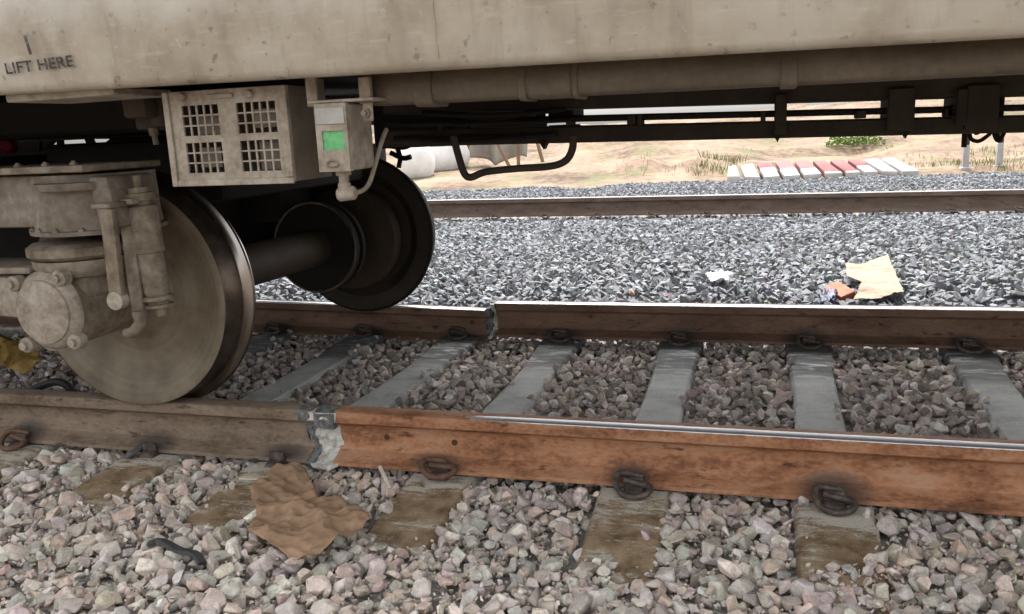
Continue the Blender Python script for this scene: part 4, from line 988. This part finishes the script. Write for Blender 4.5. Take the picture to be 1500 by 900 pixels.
for i in range(10):
    zz = -.16; zt = .02
    a = atz(botx[i]+3, boty[i], zz); b = atz(botx[i+1]-3.5, boty[i+1], zz); c = atz(topx_[i+1]-3.5, topy[i+1], zt); d = atz(topx_[i]+3, topy[i], zt)
    s_ = empty('painted_slab', ((a.x+b.x)/2, (a.y+b.y)/2, zz-.1), label=f'{ordw[i]} painted concrete slab from the left in the striped row, {names[i]}', cat='concrete slab', group='striped slabs laid in a row beyond the tracks')
    def quad(u0, u1, nm, mat):
        q = [a.lerp(d, u0), b.lerp(c, u0), b.lerp(c, u1), a.lerp(d, u1)]; dn = Vector((0, 0, -.09))
        MB().hexa([v+dn for v in q]+q).bevel(.01, 1).build(nm, mat, s_)
    if names[i] == 'white': quad(0, 1, 'slab_face', wp)
    elif names[i] == 'red': quad(0, .12, 'slab_foot', wp); quad(.122, 1, 'slab_face', rpnt)
    else:
        k = [.0, 0, .62, .5, .42, 0, 0, .5][i]; quad(0, k, 'slab_foot', wp); quad(k+.004, 1, 'slab_face', rpnt)
for px, y0, y1, lab in ((1413.5, 249, 188, 'left white marker post with dark upper half beyond the second track'), (1463, 246, 182, 'right white marker post beside the hanging wires, beyond the second track')):
    p = atz(px, y0, -.2); h = 61/1261*((np.array(p)-CAM)@fw)*.98
    po = empty('marker_post', p, label=lab, cat='post', group='white marker posts beyond the second track')
    MB().box((p.x-.05, p.y-.05, p.z-.1), (p.x+.05, p.y+.05, p.z+h*.6)).bevel(.01, 1).build('post_shaft', wp, po)
    MB().box((p.x-.045, p.y-.045, p.z+h*.6+.001), (p.x+.045, p.y+.045, p.z+h)).bevel(.01, 1).build('post_head', M['darkbrown'], po)
    MB().box((p.x-.09, p.y-.09, p.z-.12), (p.x+.09, p.y+.09, p.z+.05)).bevel(.02, 1).build('post_foot', M['bed'] if px > 1450 else wp, po)
# white sacks and a canvas shelter far left
sackm = dirty('white_woven_sack', [(.3, (.58, .57, .55)), (.7, (.74, .74, .73))], 6, .85, .4, .03)
def sack(px, py, rx, rz, seed, lab):
    p = g_at(px, py); mb = MB(); n, m = 20, 12; ring = []
    for j in range(m+1):
        th_ = math.pi*j/m; r_ = []
        for i in range(n):
            a = 2*math.pi*i/n; v = Vector((math.sin(th_)**.7*math.cos(a), math.sin(th_)**.7*math.sin(a), math.cos(th_)))
            v *= 1+.10*noise.noise(v*2.2+Vector((seed, 0, 0)))
            r_.append(mb.bm.verts.new((p.x+v.x*rx, p.y+.3+v.y*rx*.9, p.z+rz*.75+v.z*rz)))
        ring.append(r_)
    for q, s_ in zip(ring, ring[1:]):
        for i in range(n): mb.bm.faces.new((q[i], q[(i+1) % n], s_[(i+1) % n], s_[i]))
    bmesh.ops.remove_doubles(mb.bm, verts=mb.bm.verts, dist=.002)
    o = mb.build('sack', sackm, None, 80, label=lab, cat='sack', group='white sacks beyond the second track')
    return o
sack(606, 262, .42, .46, 1, 'smaller white sack next to the far wheel, beyond the second track')
sack(648, 250, .58, .56, 5, 'big round white sack left of the canvas shelter')
p = g_at(722, 246)
canv = dirty('pale_canvas', [(.3, (.20, .18, .15)), (.6, (.29, .265, .23)), (.8, (.35, .33, .30))], 3, .9, .5, .05)
sh = empty('canvas_shelter', p, label='drooping pale canvas shelter on brown poles far behind', cat='shelter')
mb = MB(); nx = 26; nz = 12; gv = []
for i in range(nx+1):
    col = []
    for j in range(nz+1):
        u = i/nx; v = j/nz; x = p.x-1.15+2.1*u; zt = p.z+.95-.12*math.sin(u*9); zb = p.z+.05+.22*abs(math.sin(u*5.2))
        col.append(mb.bm.verts.new((x, p.y+.22*math.sin(u*17)*(1-v*.6)+.5*v*.3, zb+(zt-zb)*v)))
    gv.append(col)
for i in range(nx):
    for j in range(nz): mb.bm.faces.new((gv[i][j], gv[i+1][j], gv[i+1][j+1], gv[i][j+1]))
cv = mb.build('canvas', canv, sh, 60); cv.modifiers.new('thickness', 'SOLIDIFY').thickness = .01
polem = dirty('brown_pole_wood', [(.3, (.12, .075, .045)), (.7, (.26, .17, .11))], 8, .85)
for x0, x1 in ((-.35, -.75), (.05, .62), (.78, .78), (1.15, 1.45)):
    MB().cyl((p.x+x0, p.y-.30, p.z+1.0), (p.x+x1, p.y-.4, p.z-.1), .045, 8).build('pole', polem, sh)
# grass tufts
def tuft(mb, c, n, h, sp, rnd):
    for _ in range(n):
        a = rnd.uniform(0, 6.28); r_ = sp*math.sqrt(rnd.random()); b = Vector((c[0]+r_*math.cos(a), c[1]+r_*math.sin(a), 0)); b.z = float(sandz(b.x, b.y))-.02
        hh = h*rnd.uniform(.5, 1.1); ln = Vector((rnd.uniform(-.5, .5)*hh, rnd.uniform(-.5, .5)*hh, hh)); wv = Vector((math.cos(a*3), math.sin(a*3), 0))*hh*.05
        m = b+ln*.55+Vector((0, 0, hh*.12)); mb.add([b-wv, b+wv, m+wv*.8, m-wv*.8, b+ln], [(0, 1, 2, 3), (3, 2, 4)])
rnd = random.Random(4)
grassm = dirty('dry_green_grass', [(.3, (.10, .125, .035)), (.5, (.18, .19, .07)), (.7, (.26, .24, .115))], 3, .8, 0)
mb = MB()
for px, py, n, h, sp in ((1040, 250, 150, .16, .5), (1062, 238, 110, .2, .5), (1010, 248, 60, .12, .7), (960, 250, 40, .1, .8), (1380, 243, 160, .12, .9), (1440, 240, 150, .14, .9), (1490, 243, 150, .13, .9), (1360, 236, 60, .12, .7), (1470, 228, 90, .16, .8), (1280, 224, 50, .12, .5), (1130, 226, 40, .10, .8), (930, 240, 40, .10, .6)):
    c = g_at(px, py); tuft(mb, c, n, h, sp, rnd)
mb.build('grass', grassm, None, 0, kind='stuff', label='sparse dry green grass along the sandy bank')
bushm = dirty('green_bush_leaves', [(.3, (.07, .13, .02)), (.6, (.16, .26, .06)), (.8, (.25, .34, .11))], 5, .7, 0)
c = g_at(1252, 214); bush = empty('bush', c, label='small bright green bush on the sandy bank above the striped slabs', cat='bush')
mb = MB()
for _ in range(420):
    a = rnd.uniform(0, 6.28); r_ = .62*math.sqrt(rnd.random()); z = .48*rnd.random()*(1-(r_/.68)**2)+.04
    q = Vector((c.x+r_*math.cos(a)*1.2, c.y+r_*math.sin(a), c.z+z)); e = Vector((rnd.uniform(-1, 1), rnd.uniform(-1, 1), rnd.uniform(-.4, .8))).normalized(); f = e.cross(Vector((rnd.random(), rnd.random(), rnd.random()))).normalized(); s_ = rnd.uniform(.04, .09)
    mb.add([q-e*s_, q-f*s_*.4, q+e*s_, q+f*s_*.4], [(0, 1, 2, 3)])
mb.build('foliage', bushm, bush, 0)
mb = MB()
for k in range(7):
    a = k*.9; mb.cyl((c.x, c.y, c.z-.05), (c.x+.35*math.cos(a), c.y+.3*math.sin(a), c.z+.35), .012, 5, .004)
mb.cyl((c.x-.3, c.y, c.z), (c.x-.95, c.y, c.z+.02), .02, 5); mb.build('stem', polem, bush)
for o in scene.objects:
    if 'category' in o and 'kind' not in o: o['kind'] = 'thing'
print('objects', len(scene.objects))
